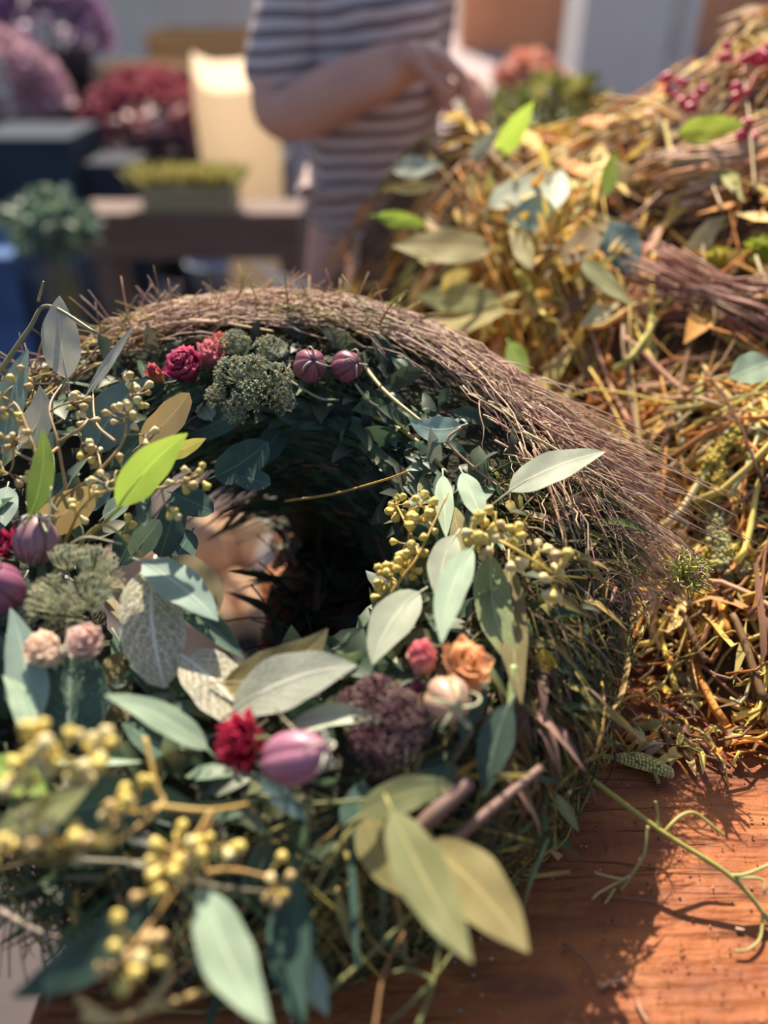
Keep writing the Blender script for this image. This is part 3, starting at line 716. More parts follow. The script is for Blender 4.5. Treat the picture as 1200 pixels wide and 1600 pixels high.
# darker fillers on the back and left of the ring
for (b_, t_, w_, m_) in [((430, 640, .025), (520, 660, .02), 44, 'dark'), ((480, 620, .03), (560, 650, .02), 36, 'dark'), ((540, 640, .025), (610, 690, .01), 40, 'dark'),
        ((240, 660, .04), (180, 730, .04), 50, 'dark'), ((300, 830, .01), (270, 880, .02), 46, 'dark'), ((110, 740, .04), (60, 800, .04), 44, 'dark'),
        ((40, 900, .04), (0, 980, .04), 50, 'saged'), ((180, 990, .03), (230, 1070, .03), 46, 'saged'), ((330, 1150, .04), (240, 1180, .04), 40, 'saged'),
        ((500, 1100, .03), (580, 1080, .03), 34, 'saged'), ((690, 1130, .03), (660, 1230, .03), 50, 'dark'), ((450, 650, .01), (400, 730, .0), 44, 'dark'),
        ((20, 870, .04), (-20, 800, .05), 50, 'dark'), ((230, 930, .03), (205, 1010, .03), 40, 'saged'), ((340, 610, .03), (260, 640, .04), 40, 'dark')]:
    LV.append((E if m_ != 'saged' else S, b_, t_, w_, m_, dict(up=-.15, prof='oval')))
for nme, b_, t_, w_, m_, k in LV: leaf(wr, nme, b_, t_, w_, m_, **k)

# ---- budded gum sprigs
sprig(wr, 'bud_sprig', [[(105, 775, .06), (90, 690, .08), (78, 635, .085), (103, 592, .075)], [(105, 772, .06), (150, 740, .08), (192, 690, .09), (198, 640, .095)],
    [(92, 690, .08), (125, 670, .09), (138, 655, .09)], [(90, 700, .08), (60, 720, .09), (20, 705, .09)], [(60, 720, .09), (30, 640, .1), (5, 620, .1)]],
    [(112, 628, .09, 24, 7), (137, 655, .09, 14, 3), (208, 618, .1, 34, 11), (196, 655, .095, 30, 9), (226, 680, .09, 20, 5), (128, 692, .085, 20, 5), (152, 708, .08, 20, 5),
     (28, 600, .1, 24, 6), (10, 640, .1, 26, 7), (22, 690, .095, 26, 7), (62, 730, .085, 22, 5), (15, 740, .08, 24, 6)], mixb=(.25, .45, .3), col=(.40, .29, .14), label='left bud sprig with russet tipped buds', bs=.8, mul=1.1)
sprig(wr, 'bud_sprig', [[(100, 850, .05), (130, 790, .075), (175, 765, .085), (250, 762, .085), (312, 742, .085)], [(140, 840, .05), (180, 800, .075), (215, 770, .085)], [(110, 870, .05), (160, 820, .07), (225, 870, .055)]],
    [(310, 742, .088, 20, 5), (284, 752, .086, 16, 3), (260, 790, .08, 18, 3), (170, 752, .085, 22, 5), (140, 770, .08, 20, 4), (190, 735, .085, 20, 4), (195, 830, .065, 16, 3), (120, 800, .07, 20, 4)], col=(.45, .36, .12), mixb=(.4, .2, .4), bs=.8, mul=1.0)
sprig(wr, 'bud_sprig', [[(590, 955, 0.042), (630, 900, 0.052), (655, 865, 0.057), (700, 770, 0.062)], [(655, 868, 0.057), (640, 830, 0.052), (620, 790, 0.042)], [(445, 783, 0.002), (520, 772, 0.012), (600, 750, 0.042), (640, 735, 0.052)]],
    [(640, 848, 0.052, 30, 9), (660, 815, 0.057, 24, 6), (620, 790, 0.042, 22, 7), (608, 905, 0.047, 24, 7), (600, 930, 0.042, 22, 6), (635, 885, 0.052, 26, 7), (620, 955, 0.047, 20, 5), (655, 790, 0.057, 22, 5)], col=(.50, .34, .08), mixb=(.75, .15, .1), mul=1.5, bs=.95, joined=True)
sprig(wr, 'bud_sprig', [[(740, 905, .05), (735, 850, .065), (742, 810, .07), (775, 800, .075)], [(742, 830, .065), (790, 850, .075), (840, 880, .075), (885, 910, .07)]],
    [(752, 830, .072, 28, 9), (775, 818, .075, 22, 6), (745, 860, .07, 22, 6), (800, 868, .072, 18, 4), (840, 862, .075, 22, 6), (872, 892, .072, 22, 6), (868, 912, .07, 18, 4), (800, 835, .075, 18, 4)], col=(.50, .38, .08), mixb=(.6, .1, .3), label='bright yellow bud sprig on the right rim')
sprig(wr, 'bud_sprig', [[(30, 1250, .085), (70, 1205, .115), (90, 1175, .12)], [(75, 1210, .11), (120, 1195, .12), (150, 1180, .12)]],
    [(70, 1160, .125, 34, 9), (55, 1190, .12, 34, 7), (100, 1180, .12, 30, 7), (145, 1175, .12, 30, 7), (120, 1205, .115, 28, 5), (35, 1205, .115, 24, 5)], col=(.45, .36, .12), mixb=(.55, .05, .4), bs=1.05, label='raised bud sprig nearest the lens')
sprig(wr, 'bud_sprig', [[(226, 1152, .09), (245, 1230, .085), (252, 1258, .085), (180, 1315, .1), (130, 1325, .1)], [(252, 1260, .085), (328, 1266, .08), (395, 1255, .07)], [(250, 1258, .085), (215, 1270, .09), (160, 1260, .1)]],
    [(215, 1235, .095, 14, 2), (175, 1258, .1, 22, 4), (62, 1280, .11, 24, 5), (80, 1310, .11, 24, 5), (130, 1322, .105, 22, 4), (180, 1285, .1, 24, 4), (20, 1330, .11, 20, 3), (118, 1300, .105, 16, 2)], col=(.50, .34, .10), mixb=(.6, .15, .25), r=.001)
sprig(wr, 'bud_sprig', [[(330, 1266, .08), (322, 1320, .078), (322, 1390, .075)], [(328, 1268, .08), (300, 1310, .082), (240, 1335, .085)], [(322, 1362, .076), (370, 1360, .07), (425, 1372, .065)], [(320, 1372, .075), (285, 1380, .08), (245, 1430, .08), (200, 1490, .085)]],
    [(272, 1325, .085, 34, 9), (300, 1365, .08, 28, 7), (262, 1345, .085, 24, 5), (318, 1330, .078, 20, 3), (425, 1385, .066, 24, 6), (430, 1352, .068, 12, 2), (230, 1394, .085, 14, 2), (182, 1452, .09, 14, 2), (196, 1505, .085, 26, 5), (252, 1475, .08, 14, 3), (350, 1320, .078, 14, 2)], col=(.48, .30, .10), mixb=(.7, .2, .1))
sprig(wr, 'bud_sprig', [[(130, 1585, .08), (165, 1596, .08), (225, 1580, .075), (345, 1540, .06)], [(225, 1580, .075), (262, 1530, .075), (258, 1490, .08)], [(170, 1594, .08), (120, 1560, .08)]], [(256, 1488, .08, 12, 2)], col=(.46, .36, .14), r=.0016)

# ---- bare stems across the wreath, each a part of its own
def stalk(path, rpx, col, label=None, parent=wr, where=W, taper=.6, name='stem', mat='stem', col2=None):
    p = spline([where(*q) for q in path], 7 * len(path)); r = rpx * pxs(Vector(p[0]))
    q = MB(); q.tube(p, np.linspace(r, r * taper, len(p)), col, 7, col2); o = q.build(name, M[mat], parent)
    if label: o['label'] = label
    return o
YG, BRN, OLV = (.36, .33, .10), (.17, .105, .085), (.20, .22, .08)
for path, rp, c in [([(0, 580, .06), (45, 515, .09), (75, 478, .1), (150, 520, .1)], 4, (.30, .30, .16)), ([(60, 470, .1), (68, 440, .115)], 2.5, (.35, .33, .16)),
        ([(620, 1240, .06), (545, 1300, .06), (490, 1390, .055)], 3.5, YG), ([(615, 1245, .05), (480, 1255, .06), (400, 1240, .06)], 3, OLV), ([(480, 1255, .06), (478, 1330, .055), (462, 1370, .05)], 3.5, OLV),
        ([(500, 1560, .03), (580, 1490, .03), (645, 1425, .03)], 4, OLV), ([(585, 1610, .03), (600, 1520, .03), (632, 1455, .03)], 3, (.36, .2, .09)), ([(652, 1605, .02), (678, 1530, .02), (690, 1440, .02)], 4, OLV),
        ([(678, 1530, .02), (640, 1515, .02), (610, 1520, .02)], 2.5, OLV), ([(676, 1535, .02), (640, 1570, .02), (605, 1600, .015)], 3, OLV), ([(680, 1525, .02), (720, 1470, .02)], 3, OLV),
        ([(0, 1425, .03), (50, 1452, .03), (95, 1468, .03)], 7, (.20, .16, .12)), ([(200, 1350, .06), (330, 1385, .06), (420, 1395, .055)], 7, (.10, .095, .06)), ([(120, 1345, .06), (260, 1350, .06)], 6, (.11, .10, .06)),
        ([(560, 1300, .05), (620, 1255, .055), (660, 1180, .06)], 3, (.30, .2, .1)), ([(590, 1020, .045), (540, 1045, .04), (500, 1060, .03)], 6, (.46, .36, .10)), ([(655, 935, .05), (640, 965, .04), (610, 1010, .035)], 3, YG),
        ([(803, 1040, .055), (795, 1110, .05), (770, 1150, .04), (750, 1190, .03)], 7, (.30, .38, .16)), ([(560, 560, .045), (600, 610, .05), (660, 660, .055)], 4, (.44, .36, .16)), ([(720, 668, .06), (700, 690, .055), (740, 730, .05), (790, 768, .05)], 2.6, (.42, .26, .16)),
        ([(560, 640, .03), (640, 680, .035), (700, 740, .045)], 4, (.40, .32, .10)), ([(690, 1190, .03), (740, 1215, .02), (840, 1195, .02), (872, 1160, .02)], 4, (.26, .28, .10)), ([(855, 1310, .0), (828, 1380, .0), (815, 1430, -.02)], 4, (.16, .22, .10)),
        ([(828, 1370, -.005), (890, 1362, .0)], 2.5, (.42, .36, .12)), ([(770, 1330, .0), (830, 1285, .0), (860, 1240, .0)], 7, (.16, .19, .08)), ([(180, 690, .09), (150, 660, .085), (145, 610, .08)], 2.5, (.40, .3, .16)),
        ([(60, 560, .06), (150, 550, .05), (260, 540, .04), (330, 530, .04)], 3, (.30, .18, .14)), ([(1000, 900, -.02), (960, 940, -.02), (900, 940, .0)], 2, (.40, .34, .22))]:
    stalk(path, rp, c)
stalk([(648, 1300, .055), (690, 1262, .06), (733, 1222, .06)], 15, BRN, 'thick cut brown branch end on the front wall', taper=.85, mat='twig', name='branch')
stalk([(700, 1320, .05), (770, 1262, .05), (845, 1200, .048)], 9, (.20, .12, .095), 'long brown branch on the front wall', taper=.8, mat='twig', name='branch')
stalk([(480, 1120, .04), (560, 1075, .035), (600, 1060, .035)], 4, (.30, .34, .12))
# curled tendrils round the flowers
for path in ([(470, 1150, .07), (440, 1120, .07), (430, 1105, .075)], [(660, 1130, .06), (690, 1115, .065), (712, 1140, .06)], [(640, 1150, .055), (670, 1140, .055), (695, 1118, .06)], [(430, 580, .05), (495, 620, .045), (530, 625, .04)], [(555, 600, .05), (575, 625, .045), (600, 640, .04)],
             [(90, 800, .08), (70, 770, .085), (78, 735, .085)], [(60, 800, .08), (75, 830, .08), (80, 760, .09)], [(90, 870, .06), (130, 840, .075), (190, 850, .07)]):
    stalk(path, 2.2, (.42, .42, .26), name='tendril')

# ---- strawflowers, pods, seed heads
TO_CAM = (CAM - O).normalized()
strawflower(wr, 731, 1036, .068, 43, (.35, -.35, .8), ((.96, .80, .52), (.98, .72, .46), (.96, .52, .27)), 0.72, 36, (.78, .50, .16), 'open orange strawflower at the right of the ring')
strawflower(wr, 660, 1027, .068, 40, (-.1, -.2, 1), ((.94, .70, .50), (.95, .55, .46), (.90, .28, .34)), .12, 26, (.7, .3, .3), 'closed pink strawflower bud beside the orange flower')
strawflower(wr, 652, 1072, .060, 24, (-.2, -.6, .7), ((.30, .14, .18), (.36, .14, .22), (.5, .2, .3)), .1, 18, (.3, .12, .16), 'small plum strawflower bud under the pink one', joined=True)
strawflower(wr, 370, 1158, .078, 42, (-.5, -.55, .6), ((.22, .01, .03), (.42, .015, .06), (.55, .05, .12)), .85, 52, (.35, .01, .05), 'crimson strawflower at the front of the ring')
strawflower(wr, 70, 1016, .070, 38, (-.2, -.3, .9), ((.86, .76, .66), (.92, .82, .72), (.92, .72, .58)), .3, 36, (.8, .5, .25), 'cream pink strawflower, the left one of the pair')
strawflower(wr, 133, 1004, .070, 38, (.25, -.35, .85), ((.88, .76, .70), (.94, .82, .76), (.92, .68, .62)), .3, 36, (.75, .25, .22), 'cream pink strawflower with a red eye')
strawflower(wr, 288, 570, .060, 34, (-.1, -.5, .8), ((.30, .02, .12), (.46, .04, .18), (.58, .14, .24)), .35, 38, (.5, .05, .2), 'magenta strawflower at the back of the ring')
strawflower(wr, 241, 582, .055, 22, (-.3, -.4, .8), ((.62, .30, .16), (.66, .28, .18), (.62, .14, .20)), .15, 20, (.6, .3, .15), 'small orange and pink strawflower bud', joined=True)
strawflower(wr, 326, 553, .055, 28, (.2, -.2, 1), ((.45, .22, .28), (.55, .24, .30), (.62, .22, .24)), .3, 26, (.5, .2, .25), 'dusty purple strawflower behind the magenta one', joined=True)
strawflower(wr, 342, 532, .055, 18, (.2, .1, 1), ((.6, .25, .22), (.66, .28, .25), (.66, .22, .2)), .4, 18, (.6, .25, .2), 'small coral strawflower at the back', joined=True)
strawflower(wr, 0, 850, .060, 32, (-.3, -.3, .8), ((.28, .01, .05), (.45, .02, .10), (.5, .06, .14)), .6, 30, (.3, .01, .05), 'crimson strawflower at the left edge of the ring', joined=True)
PU, PD = (.50, .22, .32), (.16, .055, .10)
pod(wr, 455, 1184, .078, 46, (.80, -.12, .42), (.50, .22, .32), (.24, .08, .15), 'plump purple striped seed pod beside the crimson flower', 1.3, hcol=(.55, .56, .46))
pod(wr, 698, 1092, .068, 40, (.25, -.72, .42), (.62, .36, .32), (.46, .40, .16), 'cream and pink seed pod with long curling horns', 1.05, hcol=(.5, .54, .32), hl=1.2)
pod(wr, 58, 848, .066, 38, (.05, .5, .85), (.36, .20, .24), (.15, .07, .10), 'dusky purple seed pod standing beside the grey seed heads', 1.0, hcol=(.45, .42, .36))
pod(wr, 0, 922, .066, 44, (-.3, -.2, .9), (.34, .12, .21), (.17, .05, .10), 'plum seed pod cut by the left edge', 1.05)
pod(wr, 484, 572, .058, 29, (.25, -.62, .55), (.36, .13, .17), (.12, .04, .07), 'dark pink seed pod at the back, left of two', .95, hcol=(.42, .36, .26), hl=.9, horns=3)
pod(wr, 541, 573, .056, 27, (.55, -.5, .45), (.34, .11, .16), (.13, .045, .07), 'dark pink seed pod at the back, right of two', .95, hcol=(.42, .36, .26), hl=.9, horns=4)
GRN = [(.44, .46, .29), (.54, .55, .39), (.64, .60, .36), (.50, .54, .44)]
for i, (x, y, h, r, ax) in enumerate([(150, 880, .072, 32, (.3, .3, .9)), (104, 872, .07, 27, (-.1, .5, .8)), (78, 935, .068, 38, (-.6, -.1, .7)), (138, 930, .075, 36, (.1, -.1, 1)), (170, 905, .066, 26, (.7, .1, .6)), (106, 960, .06, 34, (-.2, -.6, .7)), (40, 960, .055, 28, (-.6, -.4, .6))]):
    umbel(wr, x, y, h, r, GRN, ax, rays=42, fl=5, fs=.025, label='curled grey green seed umbel on the left of the ring' if i == 0 else None)
GR2 = [(.30, .33, .22), (.40, .44, .32), (.52, .48, .24), (.34, .40, .33)]
for x, y, h, r, ax in [(366, 536, .058, 24, (0, .2, 1)), (362, 580, .062, 27, (-.3, -.3, .9)), (338, 618, .055, 20, (-.6, -.4, .6)), (392, 616, .058, 28, (0, -.6, .8)), (432, 592, .06, 28, (.3, -.4, .8)), (422, 545, .058, 25, (.3, .1, 1)), (396, 575, .064, 25, (0, -.2, 1)), (368, 640, .05, 22, (-.2, -.7, .6)), (440, 625, .05, 22, (.4, -.6, .6))]:
    umbel(wr, x, y, h, r, GR2, ax, rays=36, fl=7, fs=.06, tight=.9)
PRP = [(.14, .08, .07), (.20, .08, .12), (.32, .20, .22), (.26, .12, .16), (.40, .34, .24)]
for x, y, h, r, ax in [(585, 1085, .062, 36, (-.2, .2, 1)), (625, 1110, .066, 36, (.1, -.1, 1)), (620, 1160, .06, 36, (.2, -.5, .8)), (575, 1150, .056, 34, (-.3, -.5, .8)), (600, 1190, .048, 28, (0, -.8, .6)), (648, 1135, .058, 28, (.5, -.3, .7)), (550, 1095, .05, 24, (-.5, .1, .8))]:
    umbel(wr, x, y, h, r, PRP, ax, rays=40, fl=8, fs=.055, tight=.8, label='dark purple seed umbel' if x == 625 else None)
# small papery flower and dry leaflets on the right wall
q = MB()
c = W(850, 1012, .045)
for k in range(6):
    a = k * 1.05; d = Vector((.6 * math.cos(a), -.4, -.9 + .4 * math.sin(a))); q.blade(spline([c, c + d * .006 + Vector((0, -.002, 0)), c + d * .012], 4), .005, TO_CAM + Vector(nr.normal(0, .3, 3)), jc((.60, .45, .06), .2))
q.build('yellow_floret', M['foliage'], wr)
for b_, t_, w_, m_ in [((850, 1225, .0), (852, 1285, -.01), 26, 'dark'), ((868, 1240, .0), (905, 1300, -.01), 18, 'olive'), ((830, 1070, .02), (850, 1130, .01), 24, 'olive'), ((745, 1330, .0), (760, 1400, -.01), 20, 'dark'), ((528, 1395, .03), (545, 1470, .02), 16, 'gold')]:
    leaf(wr, 'dry_leaflet', b_, t_, w_, m_, up=.3)
# twig running from the wreath over the bare table
tw = stalk([(868, 1178, .02), (940, 1225, .02)], 6, (.42, .36, .08), name='stem')
COL.objects.unlink(tw); bpy.data.objects.remove(tw)
def TZ(px, py, z): return T(px, py, z)
lt = empty('loose_twig', TZ(1190, 1430, .003), 'yellow green forked twig reaching from the wreath across the bare table', 'twig')
def tstalk(path, r, c, name='branchlet', c2=None):
    p = spline([TZ(*a) for a in path], 7 * len(path)); q = MB(); q.tube(p, np.linspace(r, r * .7, len(p)), c, 7, c2); return q.build(name, M['stem'], lt)
tstalk([(868, 1178, .040), (930, 1222, .037), (1035, 1300, .030), (1140, 1368, .019), (1195, 1430, .006), (1215, 1470, .004)], .0017, (.42, .34, .05), 'main_stem', (.34, .38, .14))
tstalk([(1012, 1290, .0315), (1005, 1335, .022), (985, 1368, .013), (970, 1390, .006)], .0012, (.36, .33, .10))
tstalk([(985, 1368, .013), (940, 1392, .008), (925, 1405, .006)], .0008, (.48, .40, .16)); tstalk([(975, 1375, .012), (935, 1365, .014), (930, 1360, .016)], .0007, (.48, .40, .16)); tstalk([(960, 1388, .006), (950, 1405, .004), (945, 1412, .004)], .0007, (.48, .40, .16))
tstalk([(1028, 1294, .031), (1027, 1270, .036), (1024, 1252, .041)], .001, (.42, .36, .10))
tstalk([(1038, 1300, .030), (1062, 1276, .034), (1085, 1270, .034), (1110, 1288, .03), (1132, 1306, .026)], .0011, (.42, .36, .10))
tstalk([(1088, 1270, .034), (1105, 1285, .03), (1095, 1295, .028), (1088, 1288, .03)], .0006, (.46, .38, .14))
tstalk([(1142, 1368, .0185), (1165, 1366, .022), (1205, 1350, .026)], .0011, (.38, .38, .12)); tstalk([(1150, 1372, .018), (1190, 1374, .017), (1195, 1398, .015)], .0009, (.40, .38, .16))
tstalk([(1192, 1428, .006), (1188, 1465, .003), (1170, 1483, .0025), (1148, 1486, .002)], .0009, (.36, .34, .12))

# ================================================================ LOOSE BITS ON THE TABLE
def bit(path, r, col, label, name='dry_twig', cat='twig', group=None, z=.0015):
    p = spline([T(*a, z) for a in path], 10); q = MB(); q.tube(p, np.linspace(r, r * .6, 10), col, 6, jc(col, .2)); return tag(q.build(name, M['twig'], None, loc=tuple(p[0])), label, cat, group)
bit([(938, 1542), (955, 1533), (977, 1531)], .0012, (.50, .28, .17), 'short curved reddish twig lying on the sunlit table near the wreath shadow')
bit([(995, 1562), (1002, 1580), (1012, 1598)], .0010, (.52, .30, .20), 'straight tan twig lying at the front edge of the sunlit table')
bit([(880, 1475), (900, 1490), (915, 1502), (930, 1530)], .0008, (.14, .07, .05), 'thin dark twig curving over the table beside the leaf shadow')
bit([(1150, 1451), (1163, 1453)], .0009, (.62, .45, .34), 'tiny pale wood splinter lying below the forked twig')
bit([(1090, 1160), (1120, 1190), (1130, 1210)], .0010, (.22, .10, .06), 'dark twig scrap on the far bare part of the table')
bit([(940, 1398), (1000, 1405), (1045, 1412)], .0005, (.2, .1, .06), 'hair thin dark stalk lying along a crack of the table')
ck = MB(); p = spline([T(965, 1184, .006), T(1005, 1190, .006), T(1048, 1207, .006)], 16)
for i in range(16): 
    for k in range(12):
        a = k * 2.4 + i; rr = .0055 * math.sin(math.pi * (i + 1) / 18) ** .6; d = Vector((0, math.cos(a), math.sin(a))); e = Vector(p[i]) + d * rr * .8; e.z = max(.001, e.z)
        ck.octa(e, .0016, jc((.78, .68, .28), .25))
ck.tube(p, [.003] * 16, (.4, .33, .13), 6)
tag(ck.build('catkin', M['bract']), 'dry yellowish catkin lying on the red table behind the forked twig', 'catkin')
st = MB(); st.tube(spline([T(905, 1170, .005), T(935, 1180, .004), T(966, 1184, .005)], 8), [.0018] * 8, (.30, .24, .10), 6); tag(st.build('dry_twig', M['twig']), 'brown stalk lying in the shade at the thin end of the catkin', 'twig')
cr = MB()
for k in range(150):
    x, y = rnd.uniform(860, 1200), rnd.uniform(1200, 1600); c = T(x, y, .0006); cr.ball(c, tuple(rnd.uniform(.0003, .0010) for _ in range(3)), jc(rnd.choice([(.16, .06, .03), (.52, .30, .18), (.3, .13, .07), (.10, .05, .03)]), .3), 5, 3, jit=.2)
for k in range(60):
    x, y = rnd.uniform(350, 800), rnd.uniform(1450, 1600); c = T(x, y, .0006); cr.ball(c, tuple(rnd.uniform(.0003, .0011) for _ in range(3)), jc(rnd.choice([(.16, .10, .08), (.5, .42, .36)]), .3), 5, 3, jit=.2)
tag(cr.build('plant_crumbs', M['twig']), 'fine plant crumbs scattered over the red table', 'crumbs', kind='stuff')

# ================================================================ HEAP OF CLIPPINGS ON THE RIGHT
def H(x, y):
    fx = sstep(.02, .20, x + (y - .7) * .40); top = .29 + .10 * sstep(.2, .45, x); fy = min(max(0, (y - .30) * (.47 + .12 * sstep(.2, .45, x))), top)
    crest = 1 - sstep(1.02, 1.26, y); edge = sstep(.295, .365, y + .035 * math.sin(x * 23) + .02 * math.sin(x * 57))
    return fx * edge * crest * (fy * (.75 + .25 * sstep(.15, .75, x)) + .014 * math.sin(x * 31 + y * 17) * math.sin(y * 27 - x * 9) + .016)
def HM(px, py, up=0.):                      # where the lens ray meets the heap
    d = ray(px, py); t = .3 / d.y; 
    while t * d.y < 1.2:
        p = CAM + d * t
        if p.z < H(p.x, p.y) + .003: break
        t += .004 / d.y
    p = CAM + d * t
    return p - d.normalized() * up
GOLD = [(.78, .48, .11), (.76, .36, .08), (.80, .58, .22), (.50, .44, .13), (.40, .20, .08), (.55, .33, .20), (.82, .62, .16), (.66, .27, .06), (.22, .12, .06), (.60, .50, .26)]
hb = grid_mesh(-.08, 1.45, .27, 1.28, 120, 80, lambda x, y: max(-.004, H(x, y) - .012 + nr.uniform(-.003, .003)))
hz = hb.v[0][:, 2]; hb.f = [f_ for f_ in hb.f if max(hz[i] for i in f_) > .001]
heap = empty('clipping_heap', (.5, .6, .001), 'heap of golden dried stalks, leaves and twigs on the table behind the wreath', 'clippings')
tag(hb.build('heap_core', plain('matted brown clippings', (.16, .085, .04), .95, (.05, .028, .016), 40, 120, .8, .006), heap), kind='stuff')
mbT, mbL = MB(), MB()
k = 0
while k < 3600:
    x, y = (rnd.uniform(-.05, 1.3), rnd.uniform(.30, 1.15)) if k > 1100 else (rnd.uniform(.1, .5), rnd.uniform(.30, .60))
    if H(x, y) < .006: continue
    k += 1; a = rnd.gauss(.4, .9) if rnd.random() < .6 else rnd.uniform(0, 3.14); L = rnd.uniform(.03, .15) * (.6 if y < .5 else 1)
    pts = []
    lf = rnd.uniform(0, .02); tl = rnd.uniform(-.25, .45)
    for s in np.linspace(-.5, .5, 6):
        xx, yy = x + math.cos(a) * L * s, y + math.sin(a) * L * s + .01 * math.sin(s * 5); pts.append((xx, yy, max(.004, H(x, y) * .35 + H(xx, yy) * .65) + lf + max(0, tl * (s + .5)) * L * .5))
    c = jc(rnd.choice(GOLD), .3)
    if rnd.random() < (.62 if y > .62 else .74): r0 = rnd.choice((.0008, .0013, .002, .0032)) * rnd.uniform(.7, 1.2); mbT.tube(pts, np.linspace(r0, r0 * .6, 6), c, 5)
    else: mbL.blade(pts if L < .07 else pts[1:4], rnd.uniform(.006, .017) * (.5 if y < .62 else 1.5 if x < .32 and y > .55 else 1), Vector(nr.normal(0, .45, 3)) + Vector((0, -.2, 1)), c, .12)
for k in range(170):                        # scraps fallen in front of the heap
    a0 = T(rnd.uniform(930, 1230), rnd.uniform(1060, 1185), .002); a = rnd.uniform(0, 6.28); L = rnd.uniform(.006, .028); d = Vector((math.cos(a), math.sin(a), 0)) * L
    p = spline([a0, a0 + d * .5 + Vector((0, 0, rnd.uniform(.001, .008))), a0 + d], 5)
    if k % 2: mbT.tube(p, [rnd.uniform(.0005, .0014)] * 5, jc(rnd.choice(GOLD), .3), 5)
    else: mbL.blade(p, rnd.uniform(.003, .008), Vector(nr.normal(0, .4, 3)) + Vector((0, 0, 1)), jc(rnd.choice(GOLD), .3))
tag(mbT.build('dried_stalks', M['herb'], heap), kind='stuff'); tag(mbL.build('dried_leaves', M['herb'], heap), kind='stuff')
# upright golden spray on the left shoulder of the heap
q = MB(); ql = MB()
for k in range(120):
    b0 = HM(rnd.uniform(720, 960), rnd.uniform(400, 640)); e = HM(rnd.uniform(660, 960), rnd.uniform(240, 420), .02) ; e = b0.lerp(e, rnd.uniform(.5, 1.05)) + Vector((0, 0, rnd.uniform(0, .02)))
    p = spline([b0, b0.lerp(e, .5) + Vector((rnd.uniform(-.012, .012), 0, .016)), e], 8); r0 = rnd.uniform(.0008, .0022); q.tube(p, np.linspace(r0, r0 * .5, 8), jc(rnd.choice(GOLD[:4] + GOLD[6:8]), .25), 5)
    for s in (2, 3, 4, 5, 6, 7):
        if rnd.random() < .5:
            a = Vector(p[s]); d = Vector(nr.normal(0, 1, 3)).normalized() + Vector((0, -.2, .4)); ql.blade(spline([a, a + d * .012, a + d * .024 + Vector((0, 0, -.004))], 4), rnd.uniform(.004, .010), Vector(nr.normal(0, 1, 3)), jc(rnd.choice([GOLD[0], GOLD[2], GOLD[6], GOLD[3], (.6, .52, .3)]), .25))
gs = tag(q.build('golden_spray', M['herb'], None), 'tall golden spray of dried stalks on the left shoulder of the clipping heap', 'dried spray'); tag(ql.build('leaflets', M['herb'], gs), kind='stuff')

def hleaf(b, t, wpx, mat, label, up=.0, lift_=.065, **k):
    P0, P1 = HM(*b, lift_), HM(*t, lift_)
    y = min(P0.y, P1.y) if abs(P0.y - P1.y) > .12 else None
    if y: P0, P1 = D(*b, y), D(*t, y + .01)
    o = leaf_mb(P0, P1, wpx, up=up, **k).build('cut_leaf', LM[mat], None, loc=P0); return tag(o, label, 'leaf', 'loose leaves on the clipping heap')
for a in [((775, 247), (834, 158), 36, 'lime', 'bright green leaf standing upright at the top of the heap', -.4), ((588, 338), (670, 350), 24, 'lime', 'bright green leaf poking out left in front of the striped shirt', .3), ((942, 305), (964, 236), 26, 'lime', 'narrow bright green leaf left of the twig roll', -.4),
          ((868, 328), (788, 342), 48, 'teal', 'blue green oval leaf lying across the golden spray', .5), ((952, 348), (996, 432), 58, 'blue', 'dark blue green leaf hanging below the twig roll', .1), ((878, 412), (948, 346), 42, 'tan', 'tan leaf lying beside the dark blue green leaf', .4),
          ((905, 402), (988, 478), 28, 'olive', 'curved olive leaf drooping below the dark blue green leaf', .2), ((765, 325), (862, 268), 42, 'pale', 'pale grey green leaf above the blue green oval leaf', .8), ((858, 330), (880, 262), 40, 'pale', 'pale leaf behind the blue green oval leaf', .4),
          ((612, 266), (692, 256), 32, 'pale', 'pale leaf tip in front of the striped shirt, highest of three', .7), ((608, 296), (694, 288), 20, 'gold', 'slim golden leaf in front of the striped shirt', .6), ((770, 388), (612, 384), 52, 'gold', 'broad golden leaf pointing left at the shirt hem', .9),
          ((780, 470), (648, 462), 44, 'olive', 'wide olive leaf right behind the wreath rim', .2), ((790, 488), (640, 512), 50, 'gold', 'wide tan leaf under the olive leaf behind the wreath', .8), ((795, 535), (826, 592), 32, 'lime', 'green leaf hanging just behind the twig rim', -.2),
          ((1058, 208), (1166, 194), 40, 'lime', 'arched green leaf lying among the pink berries', .2), ((1205, 565), (1138, 590), 52, 'mint', 'mint leaf at the right edge of the heap', .6), ((735, 250), (780, 200), 24, 'pale', 'small cream leaf at the top left of the heap', .6),
          ((690, 455), (735, 425), 36, 'gold', 'short golden leaf above the olive leaf', .3), ((830, 420), (800, 350), 30, 'gold', 'golden leaf standing below the blue green oval leaf', .2)]:
    hleaf(*a[:5], up=a[5])
